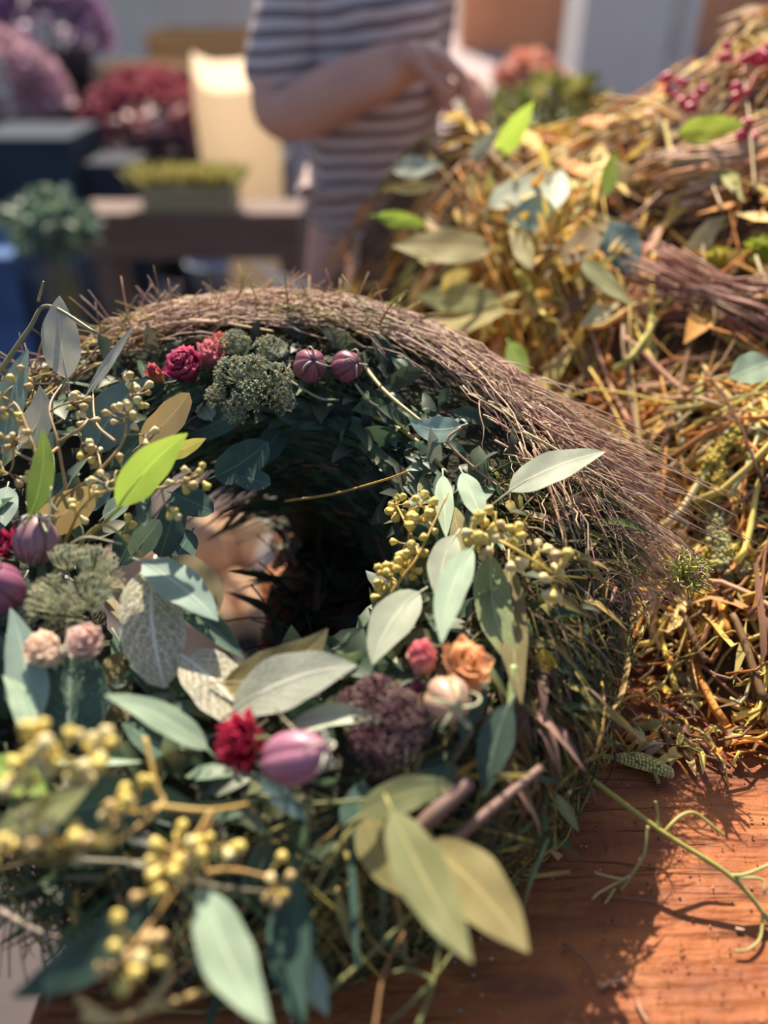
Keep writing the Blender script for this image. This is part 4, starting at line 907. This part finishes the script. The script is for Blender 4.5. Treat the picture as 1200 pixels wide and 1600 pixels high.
# twig roll
def bundle(name, a, b, rpx, n, cols, label, up=.03, rr=(.0008, .002), cat='bundle', spread=0.3, tie=True, Y=None):
    A, B = (HM(*a, up), HM(*b, up)) if Y is None else (D(*a, Y[0]), D(*b, Y[1])); R = rpx * pxs(A); ax = (B - A).normalized(); F = frame(A, ax, (0, 0, 1)); L = (B - A).length
    o = empty(name, A, label, cat); q = MB()
    for k in range(n):
        t = math.sqrt(rnd.random()); ph = rnd.uniform(0, 6.28); r_ = R * (t if k % 3 else .97); s0, s1 = rnd.uniform(-.06, .25) * L, L * rnd.uniform(.75, 1.08)
        pts = [tuple(F @ Vector((r_ * math.cos(ph + .5 * s) * (1 + spread * abs(s - .5)), r_ * math.sin(ph + .5 * s) * (1 + spread * abs(s - .5)), lerp(s0, s1, s))) + Vector(nr.normal(0, .001, 3))) for s in np.linspace(0, 1, 6)]
        r0 = rnd.uniform(*rr); q.tube(pts, [r0] * 6, jc(rnd.choice(cols), .3), 5)
    tag(q.build('twigs', M['twig'], o), kind='stuff')
    if tie:
        for s in (.2, .5, .8):
            c_ = A.lerp(B, s); pts = [tuple(c_ + (F.to_3x3() @ Vector((math.cos(t), math.sin(t), 0))).normalized() * R * 1.04) for t in np.linspace(0, 6.28, 24)]
            z = MB(); z.tube(pts, [.0009] * 24, (.6, .58, .55), 5); z.build('tie_wire', WIRE, o)
    return o
WIRE = plain('bright wire', (.75, .72, .68), .25, metal=1)
bundle('twig_roll', (1030, 325), (1290, 235), 70, 520, [(.66, .36, .14), (.78, .48, .20), (.44, .23, .12), (.58, .38, .28), (.36, .19, .11)], 'thick roll of golden brown twigs tied with bright wire on top of the heap', Y=(.82, .86))
bundle('twig_bundle', (985, 432), (1260, 500), 26, 80, [(.42, .20, .14), (.50, .30, .20), (.32, .16, .12)], 'loose bundle of thin reddish twigs lying below the twig roll', tie=False, spread=2.4, rr=(.0006, .0012))
# amaranth ropes
def rope(path, rpx, col, label, up=.015, cat='amaranth'):
    p = spline([HM(*a, up) for a in path], 30); R = rpx * pxs(Vector(p[0])); q = MB(); q.tube(p, [R * .55] * 30, tuple(c * .6 for c in col), 8)
    for i in range(30):
        for k in range(16):
            d = Vector(nr.normal(0, 1, 3)).normalized(); q.octa(Vector(p[i]) + d * R * .72 + Vector(nr.normal(0, R * .1, 3)), R * rnd.uniform(.14, .28), jc(col, .3))
    return tag(q.build('amaranth_tassel', M['bract'], None), label, cat, 'amaranth tassels on the heap')
rope([(1215, 620), (1160, 670), (1115, 715), (1092, 770), (1090, 800)], 16, (.58, .48, .10), 'yellow amaranth tassel entering from the right edge and bending down')
rope([(1178, 720), (1150, 690), (1128, 700), (1122, 760), (1108, 800), (1090, 790)], 15, (.60, .48, .12), 'yellow amaranth tassel hooked over in an arch')
rope([(1118, 810), (1125, 850), (1130, 890)], 20, (.46, .44, .22), 'grey green amaranth tassel hanging under the hooked one')
rope([(1090, 875), (1120, 862), (1160, 872), (1185, 915)], 16, (.64, .50, .10), 'short yellow amaranth tassel lying lowest at the right')
rope([(1192, 640), (1180, 670), (1190, 700)], 14, (.62, .44, .10), 'stubby golden amaranth tassel at the right edge')
q = MB()
c = W(1068, 900, .0)
for k in range(140):
    d = Vector(nr.normal(0, 1, 3)).normalized() + Vector((.3, 0, .5)); e = c + d.normalized() * rnd.uniform(.008, .020); q.tube(spline([c, c.lerp(e, .5) + Vector(nr.normal(0, .002, 3)), e], 5), [.0005] * 5, jc((.50, .50, .16), .3), 4); q.octa(e, .0011, jc(rnd.choice([(.6, .58, .2), (.42, .45, .16), (.4, .2, .25)]), .3))
st = W(1010, 945, -.02); q.tube(spline([c, c.lerp(st, .5), st], 6), [.001] * 6, (.42, .36, .30), 5)
q.build('seed_tuft', M['bract'], wr)['label'] = 'yellow green fluffy tuft at the end of the twig spray'
for (x, y, r, c, lab) in [(1122, 408, 24, (.56, .50, .06), 'round yellow green seed head below the twig roll'), (1188, 392, 28, (.38, .46, .04), 'lime round seed head at the right edge'), (1076, 412, 18, (.50, .46, .16), 'small straw coloured seed head beside the yellow green one'), (1095, 800, 22, (.30, .02, .02), 'dark red dried flower head deep in the heap'), (1090, 935, 26, (.62, .40, .08), 'golden crumpled flower head at the right of the twig spray'), (1010, 640, 18, (.62, .34, .06), 'small orange flower head in the middle of the heap'), (1165, 890, 18, (.55, .50, .25), 'pale yellow seed head hanging at the lower right')]:
    p = HM(x, y, .012); R = r * pxs(p); q = MB(); q.ball(p, R * .7, tuple(k * .7 for k in c), 10, 7)
    for k in range(110): d = Vector(nr.normal(0, 1, 3)).normalized(); q.blade(spline([p + d * R * .5, p + d * R * .8 + Vector(nr.normal(0, R * .08, 3)), p + d * R * 1.05], 3), R * .3, Vector(nr.normal(0, 1, 3)), jc(c, .25))
    q.tube([tuple(p), tuple(p + Vector((.01, .02, -.02)))], [.0015] * 2, (.3, .25, .1), 5)
    tag(q.build('seed_head', M['herb'], None), lab, 'seed head', 'seed heads on the heap')
# pink berry sprays
bp = plain('pink berry', (.62, .06, .13), .4, (.45, .04, .10), 60); BM.append(berry_mesh(bp)); BPK = len(BM) - 1
def PB(x, y, Y):
    p = HM(x, y, .03); return p if p.y < 1.0 else D(x, y, .96)
def pink(stems, cl, label):
    o = sprig(None, 'pink_berry_spray', stems, [], None, .0012, (.50, .34, .14), where=PB); tag(o, label, 'berries', 'pink berry sprays on the heap')
    for (x, y, Y, rad, n) in cl:
        c = PB(x, y, Y); R = rad * pxs(c)
        for k in range(n):
            d = Vector(nr.normal(0, 1, 3)).normalized(); s = .009 * rnd.uniform(.9, 1.4); inst('berry', BM[BPK], frame(c + d * R * .5, d, s=s), o)
pink([[(1130, 330, .84), (1090, 230, .86), (1070, 160, .87)]], [(1052, 134, .87, 14, 7), (1060, 172, .86, 16, 9), (1093, 155, .86, 12, 6)], 'pink berry spray left of the arched green leaf')
pink([[(1180, 300, .88), (1170, 180, .92), (1160, 90, .94)]], [(1145, 88, .94, 18, 9), (1178, 104, .94, 18, 9), (1165, 135, .92, 14, 5), (1195, 88, .94, 16, 7)], 'pink berry spray topmost at the right edge')
pink([[(1150, 300, .82), (1125, 250, .82), (1112, 205, .82)]], [(1112, 212, .82, 12, 6), (1150, 215, .83, 9, 3), (1178, 198, .85, 14, 5)], 'pink berry spray just under the arched green leaf')

# ================================================================ PLANTS BEYOND THE HEAP
def bush(name, px, py, Y, rx, rz, cols, n, label, cat, ls=.03, lw=.5):
    c = D(px, py, Y); o = empty(name, (c.x, c.y, FLOOR), label, cat); q = MB(); s = MB()
    zb = FLOOR; rx *= pxs(c); rz *= pxs(c)
    for k in range(9):
        e = c + Vector((rnd.uniform(-.7, .7) * rx, rnd.uniform(-.5, .5) * rx, rnd.uniform(-.3, .8) * rz)); s.tube(spline([Vector((c.x, c.y, zb + .25)), Vector((c.x, c.y, zb + .25)).lerp(e, .6) + Vector((0, 0, .03)), e], 6), np.linspace(.005, .002, 6), (.2, .2, .08), 5)
    for k in range(n):
        d = Vector(nr.normal(0, 1, 3)).normalized() * (rnd.random() ** .4); p = c + Vector((d.x * rx, d.y * rx, d.z * rz)); g_ = (d + Vector(nr.normal(0, .5, 3))).normalized()
        q.blade(spline([p, p + g_ * ls * .5, p + g_ * ls + Vector((0, 0, -ls * .2))], 4), ls * lw, Vector(nr.normal(0, 1, 3)), jc(rnd.choice(cols), .3))
    s.build('stems', M['stem'], o)['kind'] = 'stuff'; tag(q.build('leaves', M['foliage'], o), kind='stuff')
    b_ = MB(); b_.tube([(c.x, c.y, zb), (c.x, c.y, zb + .02), (c.x, c.y, zb + .3), (c.x, c.y, zb + .32)], [.10, .11, .14, .145], (.12, .12, .13), 18); b_.build('bucket', POT, o)
    return o
POT = attr_mat('plastic bucket', .45)
bush('potted_bush', 870, 215, 1.7, 85, 75, [(.16, .19, .05), (.24, .24, .07), (.36, .30, .09), (.12, .14, .05)], 520, 'olive green leafy bush in a bucket right of the striped shirt', 'plant', .05)
bush('potted_bush', 765, 215, 2.2, 50, 60, [(.20, .24, .08), (.30, .28, .12), (.42, .36, .22)], 260, 'smaller faded bush in a bucket next to the striped shirt', 'plant', .045)
bush('bloom_bucket', 828, 118, 2.75, 46, 26, [(.75, .38, .28), (.70, .30, .22), (.55, .22, .16), (.80, .50, .38)], 320, 'bucket of peach pink blooms behind the olive bush', 'flowers', .04, .8)

# ================================================================ STALL BEHIND ON THE LEFT
def lathe(prof, c, col=(.5, .5, .5), seg=24, sq=1):
    mb = MB(); v = []; f = []
    for r, z in prof:
        for j in range(seg): a = 2 * math.pi * j / seg; v.append((c[0] + r * math.cos(a), c[1] + r * math.sin(a) * sq, c[2] + z))
    for i in range(len(prof) - 1):
        for j in range(seg): k = (j + 1) % seg; f.append((i * seg + j, i * seg + k, (i + 1) * seg + k, (i + 1) * seg + j))
    mb.add(np.array(v), f, col); return mb
wd = plain('weathered bench wood', (.17, .12, .11), .85, (.13, .09, .08), 5, 40, .4, .004, vec=(1, 6, 6))
# low bench
TY = 2.25; zt = D(290, 335, TY).z; xl, xr = D(120, 360, TY).x, D(470, 360, TY).x
bn = empty('low_bench', ((xl + xr) / 2, TY + .25, FLOOR), 'low brown wooden bench in front of the flower buckets', 'bench')
for k in range(1): mb = MB(); mb.box(((xl + xr) / 2, TY + .09 + k * .17, zt - .02), (xr - xl, .16, .04)); mb.build('plank', wd, bn, False)
for y in (TY + .03, TY + .15): mb = MB(); mb.box(((xl + xr) / 2, y, zt - .085), (xr - xl - .02, .03, .09)); mb.build('apron', wd, bn, False)
for x in (xl + .05, xr - .04):
    for y in (TY + .05, TY + .13): mb = MB(); mb.box((x, y, (zt - .04 + FLOOR) / 2), (.06, .06, zt - .04 - FLOOR)); mb.build('leg', wd, bn, False)
def bucket(px, py, Y, r, h, col, label, flowers=None, z=None, n=260, fl=.05, name='flower_bucket', cat='bucket', dome=1.):
    c = D(px, py, Y); z0 = FLOOR if z is None else z; h = (c.z - z0) if h is None else h; z0 = c.z - h if z is None and h < c.z - FLOOR else z0
    o = empty(name, (c.x, c.y, z0), label, cat)
    lathe([(0, .004), (r * .78, .004), (r * .78, 0), (r, h), (r * 1.05, h), (r * 1.05, h - .02), (r * .98, h), (r * .74, .02), (0, .02)], (c.x, c.y, z0)).build('pail', plain('pail ' + label[:18], col, .45), o)
    if flowers:
        q = MB()
        for k in range(n):
            d = Vector(nr.normal(0, 1, 3)).normalized(); d.z = abs(d.z); p = Vector((c.x, c.y, z0 + h - .01)) + Vector((d.x * r * 1.25, d.y * r * 1.25, d.z * r * dome)); q.blade(spline([p, p + d * fl * .5, p + d * fl], 4), fl * .8, Vector(nr.normal(0, 1, 3)), jc(rnd.choice(flowers), .25))
        tag(q.build('blooms', M['foliage'], o), kind='stuff')
    return o
RED = [(.30, .07, .10), (.34, .10, .13), (.26, .06, .09), (.38, .14, .16)]
stand_z = D(245, 300, 2.9).z
bucket(245, 222, 3.3, .19, None, (.035, .05, .09), 'dark navy bucket heaped with dusky red flowers', RED, None, 420, .07, dome=1.1)
PURP = [(.36, .22, .40), (.30, .18, .36), (.42, .28, .44)]
bucket(70, 70, 4.1, .2, None, (.12, .13, .17), 'slate bucket of purple flowers, farthest back at the left', PURP, None, 420, .08, dome=1.4)
PNK = [(.50, .32, .40), (.54, .36, .44), (.44, .28, .36)]
bucket(8, 165, 3.45, .17, None, (.30, .28, .36), 'mauve bucket of pink flowers cut by the left frame edge', PNK, None, 320, .06, dome=1.4)
bucket(240, 450, 2.72, .09, .2, (.62, .60, .66), 'small whitish pail under the low bench', None); bucket(325, 408, 2.72, .075, .22, (.44, .52, .68), 'small pale blue pail under the low bench', None)
YGR = [(.40, .36, .10), (.30, .32, .10), (.48, .42, .16)]
def crate(px0, px1, py0, py1, Y, dep, col, label, name='crate', cat='crate', slats=3, zb=None):
    a, b = D(px0, py1, Y), D(px1, py0, Y); x0, x1, z0, z1 = a.x, b.x, (a.z if zb is None else zb), b.z
    o = empty(name, ((x0 + x1) / 2, Y + dep / 2, z0), label, cat); m_ = plain('board ' + label[:18], col, .8, ns=5, vec=(1, 6, 6)); hs = (z1 - z0) / slats
    for k in range(slats):
        zc = z0 + hs * (k + .5)
        for y in (Y + .006, Y + dep - .006): mb = MB(); mb.box(((x0 + x1) / 2, y, zc), (x1 - x0, .012, hs * .86)); mb.build('slat', m_, o, False)
        for x in (x0 + .006, x1 - .006): mb = MB(); mb.box((x, Y + dep / 2, zc), (.012, dep - .024, hs * .86)); mb.build('slat', m_, o, False)
    for x in (x0 + .02, x1 - .02):
        for y in (Y + .025, Y + dep - .025): mb = MB(); mb.box((x, y, (z0 + z1) / 2), (.025, .025, z1 - z0)); mb.build('corner_post', m_, o, False)
    mb = MB(); mb.box(((x0 + x1) / 2, Y + dep / 2, z0 + .01), (x1 - x0 - .02, dep - .02, .012)); mb.build('bottom_board', m_, o, False)
    return o
cr_ = crate(225, 360, 292, 335, 2.265, .14, (.36, .34, .22), 'shallow olive wooden tray of yellow green sprigs on the low bench', 'plant_tray', 'tray', 2, zb=zt)
q = MB(); c = D(292, 300, 2.33)
for k in range(320):
    p = Vector((c.x + rnd.uniform(-.15, .15), c.y + rnd.uniform(-.05, .05), zt + .06)); d = Vector((rnd.gauss(0, .4), rnd.gauss(0, .4), 1)).normalized(); q.blade(spline([p, p + d * .03, p + d * .06 + Vector((rnd.gauss(0, .01), 0, 0))], 4), .018, Vector(nr.normal(0, 1, 3)), jc(rnd.choice(YGR), .3))
tag(q.build('sprigs', M['foliage'], cr_), kind='stuff')
crate(232, 385, 50, 95, 4.6, .5, (.62, .38, .17), 'orange brown slatted crate against the pale wall', slats=3, zb=None)
crate(150, 300, 104, 150, 3.9, .3, (.58, .42, .24), 'straw coloured slatted crate behind the red flowers', slats=3)
# shelf that carries the crates
sh = empty('back_shelf', (D(270, 100, 4.6).x, 4.8, FLOOR), 'dark grey shelf rack holding the crates behind the bench', 'shelf')
shm = plain('dark grey metal', (.16, .16, .18), .6)
for (pa, pb, py, Y, dp) in [((200), (420), 97, 4.56, .56), ((170), (320), 152, 3.86, .36)]:
    a, b = D(pa, py, Y), D(pb, py, Y); mb = MB(); mb.box(((a.x + b.x) / 2, Y + dp / 2, a.z - .02), (b.x - a.x, dp, .03)); mb.build('shelf_board', shm, sh, False)
    for x in (a.x + .03, b.x - .03):
        for y in (Y + .04, Y + dp - .04): mb = MB(); mb.box((x, y, (a.z - .035 + FLOOR) / 2), (.04, .04, a.z - .035 - FLOOR)); mb.build('post', shm, sh, False)
# cream paper sack standing in for a sunlit patch
a, b = D(310, 300, 2.9), D(425, 92, 2.9); cx, hw_, z1 = (a.x + b.x) / 2, (b.x - a.x) / 2, b.z; z0 = FLOOR
mb = MB(); v = []; f = []; nz, na = 16, 28
for i in range(nz + 1):
    t = i / nz
    for j in range(na):
        an = 2 * math.pi * j / na; e = .55; cxx = abs(math.cos(an)) ** e * math.copysign(1, math.cos(an)); syy = abs(math.sin(an)) ** e * math.copysign(1, math.sin(an))
        k = 1 + .03 * math.sin(t * 19 + an * 3) - .12 * t ** 3; v.append((cx + hw_ * k * cxx, 2.98 + .10 * k * syy * (1 - .6 * t ** 2), lerp(z0, z1, t) + .015 * math.sin(an * 2 + 1) * t))
for i in range(nz):
    for j in range(na): k = (j + 1) % na; f.append((i * na + j, i * na + k, (i + 1) * na + k, (i + 1) * na + j))
f.append(tuple(range(na))[::-1]); mb.add(np.array(v), f, (.5, .5, .5))
skm_ = plain('sunlit look cream paper', (.84, .73, .56), .85, (.76, .65, .48), 6, 20, .4, .01); t_ = skm_.node_tree; add_trans(t_, t_.nodes['Principled BSDF'], t_.nodes['Material Output'], (.92, .80, .63), .55)  # translucency added so the backlit paper glows as if sunlit
tag(mb.build('paper_sack', skm_), 'tall cream paper sack glowing as if sunlit, standing behind the bench beside the person', 'sack')
# dark storage bins and blue crate at the far left
def bin_(px0, px1, py0, py1, Y, dep, col, label, z0=None):
    a, b = D(px0, py1, Y), D(px1, py0, Y); z0 = FLOOR if z0 is None else z0; o = empty('storage_bin', ((a.x + b.x) / 2, Y + dep / 2, z0), label, 'bin'); m_ = plain('bin ' + label[:16], tuple(q * .8 for q in col), .85, spec=.15)
    hh = b.z - z0; mb = MB(); mb.box(((a.x + b.x) / 2, Y + dep / 2, z0 + hh * .47), (b.x - a.x, dep, hh * .94), taper=1.04); mb.build('body', m_, o, False)
    mb = MB(); mb.box(((a.x + b.x) / 2, Y + dep / 2, z0 + hh * .97), ((b.x - a.x) * 1.08, dep * 1.08, hh * .06)); mb.build('lid', m_, o, False)
bin_(15, 104, 215, 420, 2.7, .3, (.045, .065, .10), 'tall dark slate storage bin at the far left'); bin_(158, 205, 255, 400, 2.75, .18, (.05, .06, .09), 'dark slate storage bin next to the navy flower bucket')
bin_(-60, 12, 400, 560, 2.35, .3, (.10, .19, .42), 'blue storage bin at the bottom of the stall, cut by the left edge'); bin_(72, 104, 430, 560, 2.4, .25, (.10, .13, .20), 'low navy storage bin beside the blue one'); bin_(380, 440, 255, 330, 3.2, .3, (.06, .07, .09), 'dark bin behind the cream sack')
bush('potted_shrub', 75, 345, 1.95, 60, 36, [(.14, .22, .16), (.20, .28, .20), (.10, .16, .12)], 240, 'dull teal shrub in a bucket in front of the slate bins', 'plant', .05)

# tan rocks on the ground left of the table, seen through the wreath
rockm = plain('tan sandstone', (.62, .42, .28), .9, (.48, .31, .20), 9, 25, .6, .012); rockg = plain('grey white stone', (.72, .70, .70), .9, (.30, .28, .28), 14, 30, .6, .01, vec=(1, 1, 4))
def rock(px, py, Y, sx, sz, m_, label):
    c = D(px, py, Y); s = pxs(c); q = MB(); v = []; f = []; nz, na = 14, 22
    for i in range(nz + 1):
        ph = math.pi * i / nz
        for j in range(na):
            a = 2 * math.pi * j / na; k = 1 + .10 * math.sin(3 * a + px) * math.sin(ph * 2 + py) + .07 * math.sin(5 * a + 2 * ph + py)
            d = Vector((math.sin(ph) * math.cos(a), math.sin(ph) * math.sin(a), math.cos(ph))); zz = c.z + d.z * sz * s * k if d.z > 0 else lerp(c.z, FLOOR - .004, -d.z); v.append((c.x + d.x * sx * s * k, c.y + d.y * sx * s * k * .8, zz))
    for i in range(nz):
        for j in range(na): k = (j + 1) % na; f.append((i * na + j, (i + 1) * na + j, (i + 1) * na + k, i * na + k))
    q.add(np.array(v), f, (.5, .5, .5)); tag(q.build('rock', m_, None, loc=(c.x, c.y, FLOOR)), label, 'rock', 'rocks seen through the wreath')
for a in [(312, 868, 1.50, 52, 82, rockm, 'large smooth tan rock seen through the wreath hole, leftmost of the rocks'), (385, 848, 1.56, 44, 52, rockm, 'middle tan rock in the wreath hole with a dark crack beside it'), (362, 808, 1.72, 28, 26, rockm, 'small tan rock topmost in the wreath hole'),
          (372, 960, 1.42, 62, 72, rockm, 'lowest big tan rock in the wreath hole'), (432, 895, 1.46, 34, 66, rockg, 'grey white streaked stone at the right of the tan rocks'), (402, 958, 1.36, 26, 28, rockm, 'small ochre rock below the grey white stone'),
          (300, 985, 1.30, 70, 70, rockm, 'broad tan rock hidden low behind the sage leaves'), (240, 900, 1.55, 70, 80, rockm, 'tan rock mostly covered by the dark gum leaves')]: rock(*a)
# ================================================================ PERSON
def skin_obj(name, verts, edges, mat, parent=None, root=0, sub=2):
    me = bpy.data.meshes.new(name); me.from_pydata([tuple(v[0]) for v in verts], edges, []); me.update()
    o = bpy.data.objects.new(name, me); COL.objects.link(o)
    bpy.context.view_layer.objects.active = o
    md = o.modifiers.new('skin', 'SKIN'); md.use_smooth_shade = True
    sv = me.skin_vertices[0].data if me.skin_vertices else None
    for i, v in enumerate(verts):
        r = v[1] if hasattr(v[1], '__len__') else (v[1], v[1]); sv[i].radius = r; sv[i].use_root = (i == root)
    s = o.modifiers.new('sub', 'SUBSURF'); s.levels = sub; s.render_levels = sub
    dg = bpy.context.evaluated_depsgraph_get(); m2 = bpy.data.meshes.new_from_object(o.evaluated_get(dg)); o.modifiers.clear(); o.data = m2; m2.name = name
    for p in m2.polygons: p.use_smooth = True
    m2.materials.clear(); m2.materials.append(mat)
    if parent: o.parent = parent; o.matrix_parent_inverse = world_of(parent).inverted()
    return o
skm = plain('warm skin', (.68, .38, .29), .5, (.60, .32, .25), 12)
PY = 1.5
foot = D(560, 400, PY)
per = empty('person', (foot.x, PY, FLOOR), 'person in a brown and white striped shirt working with raised forearm behind the table', 'person')
pv = D(575, 395, PY + .02); pv.z -= .02
wa = D(582, 270, PY); ch = D(580, 90, PY); nk = D(585, -95, PY); hd0 = D(592, -150, PY - .02)
rs = D(462, -35, PY - .06); re = D(425, 195, PY - .12); rwv = D(628, 98, PY - .22); rk = D(690, 92, PY - .24)
ls = D(668, -35, PY + .09); le = D(640, 190, PY + .14); lw = D(690, 140, PY - .02); lk = D(722, 128, PY - .08)
VV = [(pv, (.09, .07)), (wa, (.105, .09)), (ch, (.125, .10)), (nk, .05), (hd0 + Vector((0, 0, .02)), .055), (hd0 + Vector((.02, -.02, .10)), .085), (hd0 + Vector((.015, -.01, .17)), .075),
      (rs, .055), (re, .053), (re.lerp(rwv, .35), .054), (rwv, .032), (rk, (.036, .022)), (ls, .055), (le, .045), (lw, .028), (lk, (.034, .02)),
      (pv + Vector((-.08, -.03, -.06)), .06), (pv + Vector((.08, .03, -.06)), .06)]
EE = [(0, 1), (1, 2), (2, 3), (3, 4), (4, 5), (5, 6), (2, 7), (7, 8), (8, 9), (9, 10), (10, 11), (2, 12), (12, 13), (13, 14), (14, 15), (0, 16), (0, 17)]
for sx, i0 in ((-1, 16), (1, 17)):
    k = len(VV); hp = VV[i0][0]; kn = Vector((hp.x + .01, hp.y - .03, FLOOR + .46)); an = Vector((hp.x, hp.y + .02, FLOOR + .08)); to = Vector((hp.x + .10, hp.y - .09, FLOOR + .035))
    VV += [(kn, .046), (an, .036), (to, .033)]; EE += [(i0, k), (k, k + 1), (k + 1, k + 2)]
def fingers(kn, dirn, down, side, base):
    for j, (off, ln) in enumerate(((-.030, .9), (-.010, 1.), (.010, .95), (.029, .75))):
        k = len(VV); p0 = kn + side * off + dirn * .006; p1 = p0 + dirn * .030 * ln + down * .012; p2 = p1 + down * .026 * ln + dirn * .004; p3 = p2 + down * .014 * ln - dirn * .014
        VV.extend([(p0, .0095), (p1, .009), (p2, .008), (p3, .0065)]); EE.extend([(base, k), (k, k + 1), (k + 1, k + 2), (k + 2, k + 3)])
    k = len(VV); p0 = kn - dirn * .045 + side * -.030 + down * .012; p1 = p0 + dirn * .030 + down * .022 - side * .008; p2 = p1 + dirn * .026 + down * .010
    VV.extend([(p0, .012), (p1, .010), (p2, .008)]); EE.extend([(base - 1, k), (k, k + 1), (k + 1, k + 2)])
fd = (rk - rwv).normalized(); fingers(rk, Vector((.8, -.1, -.35)).normalized(), Vector((.25, -.05, -.95)).normalized(), Vector((.1, .97, -.1)).normalized(), 11)
fingers(lk, Vector((.7, -.5, -.3)).normalized(), Vector((.1, -.2, -.95)).normalized(), Vector((.5, .8, 0)).normalized(), 15)
body = skin_obj('body', VV, EE, skm, per)
# nose, ears join the head as small bumps; hair, eyes
q = MB(); hc = hd0 + Vector((.02, -.02, .10)); fdir = Vector((.72, -.69, 0))
q.ball(hc + fdir * .09 + Vector((0, 0, -.015)), (.012, .014, .022), (.5, .3, .2), 8, 6); q.build('nose', skm, per)
for s in (-1, 1):
    sd = Vector((.69, .72, 0)) * s; q = MB(); q.ball(hc + sd * .085, (.012, .018, .03), (.5, .3, .2), 8, 6); q.build('ear', skm, per)
    q = MB(); q.ball(hc + fdir * .08 + sd * .03 + Vector((0, 0, .015)), .011, (.1, .07, .05), 8, 6); q.build('eye', M['pod'], per)
q = MB(); q.ball(hc - fdir * .022 + Vector((0, 0, .035)), (.102, .102, .105), (.10, .06, .04), 18, 12, jit=.02); q.ball(hc - fdir * .09 + Vector((0, 0, -.04)), (.06, .06, .08), (.10, .06, .04), 12, 8); q.build('hair', M['herb'], per)
ms, t, b, out = newmat('striped knit')
tc = nd(t, 'ShaderNodeTexCoord'); sx = nd(t, 'ShaderNodeSeparateXYZ'); t.links.new(tc.outputs['Object'], sx.inputs[0])
wob = mth(t, 'MULTIPLY', noise(t, 5, 2), .035); ph = mth(t, 'MULTIPLY', mth(t, 'ADD', mth(t, 'ADD', sx.outputs[2], wob), mth(t, 'MULTIPLY', sx.outputs[0], -.06)), 2 * math.pi / .0245)
s = mapr(t, mth(t, 'SINE', ph), -.25, .25)
t.links.new(mix(t, s, (.23, .17, .18), (.66, .57, .56)), b.inputs['Base Color']); b.inputs['Roughness'].default_value = .9; bump(t, noise(t, 9, 3), b, .5, .02)
hem = D(578, 392, PY)
SV = [(hem, (.165, .135)), (wa, (.150, .125)), (D(580, 160, PY), (.152, .126)), (ch, (.150, .122)), (nk.lerp(ch, .35), (.10, .085)), (rs, .074), (rs.lerp(re, .5), .064), (rs.lerp(re, .86), .066), (ls, .074), (ls.lerp(le, .5), .062), (ls.lerp(le, .9), .06)]
shirt = skin_obj('shirt', SV, [(0, 1), (1, 2), (2, 3), (3, 4), (3, 5), (5, 6), (6, 7), (3, 8), (8, 9), (9, 10)], ms, per, 2); shirt['label'] = 'brown and white striped shirt with sleeves to the elbow'
TV = [(pv + Vector((0, 0, .03)), (.162, .134)), (VV[16][0] + Vector((0, 0, -.03)), .10), (VV[17][0] + Vector((0, 0, -.03)), .095)]
TE = [(0, 1), (0, 2)]
for i0, k in ((1, 18), (2, 21)):
    j = len(TV); TV += [(VV[k][0], .075), (VV[k + 1][0] + Vector((0, 0, .03)), .066)]; TE += [(i0, j), (j, j + 1)]
skin_obj('trousers', TV, TE, plain('dark navy cloth', (.03, .033, .05), .9), per)['label'] = 'dark navy trousers'
for k in (18, 21):
    a_, t_ = VV[k + 1][0], VV[k + 2][0]; skin_obj('shoe', [(a_ + Vector((-.01, .02, -.025)), .05), (a_.lerp(t_, .5) + Vector((0, 0, -.01)), .05), (t_ + Vector((.02, -.02, .008)), .042)], [(0, 1), (1, 2)], plain('black shoe', (.03, .03, .03), .5), per)
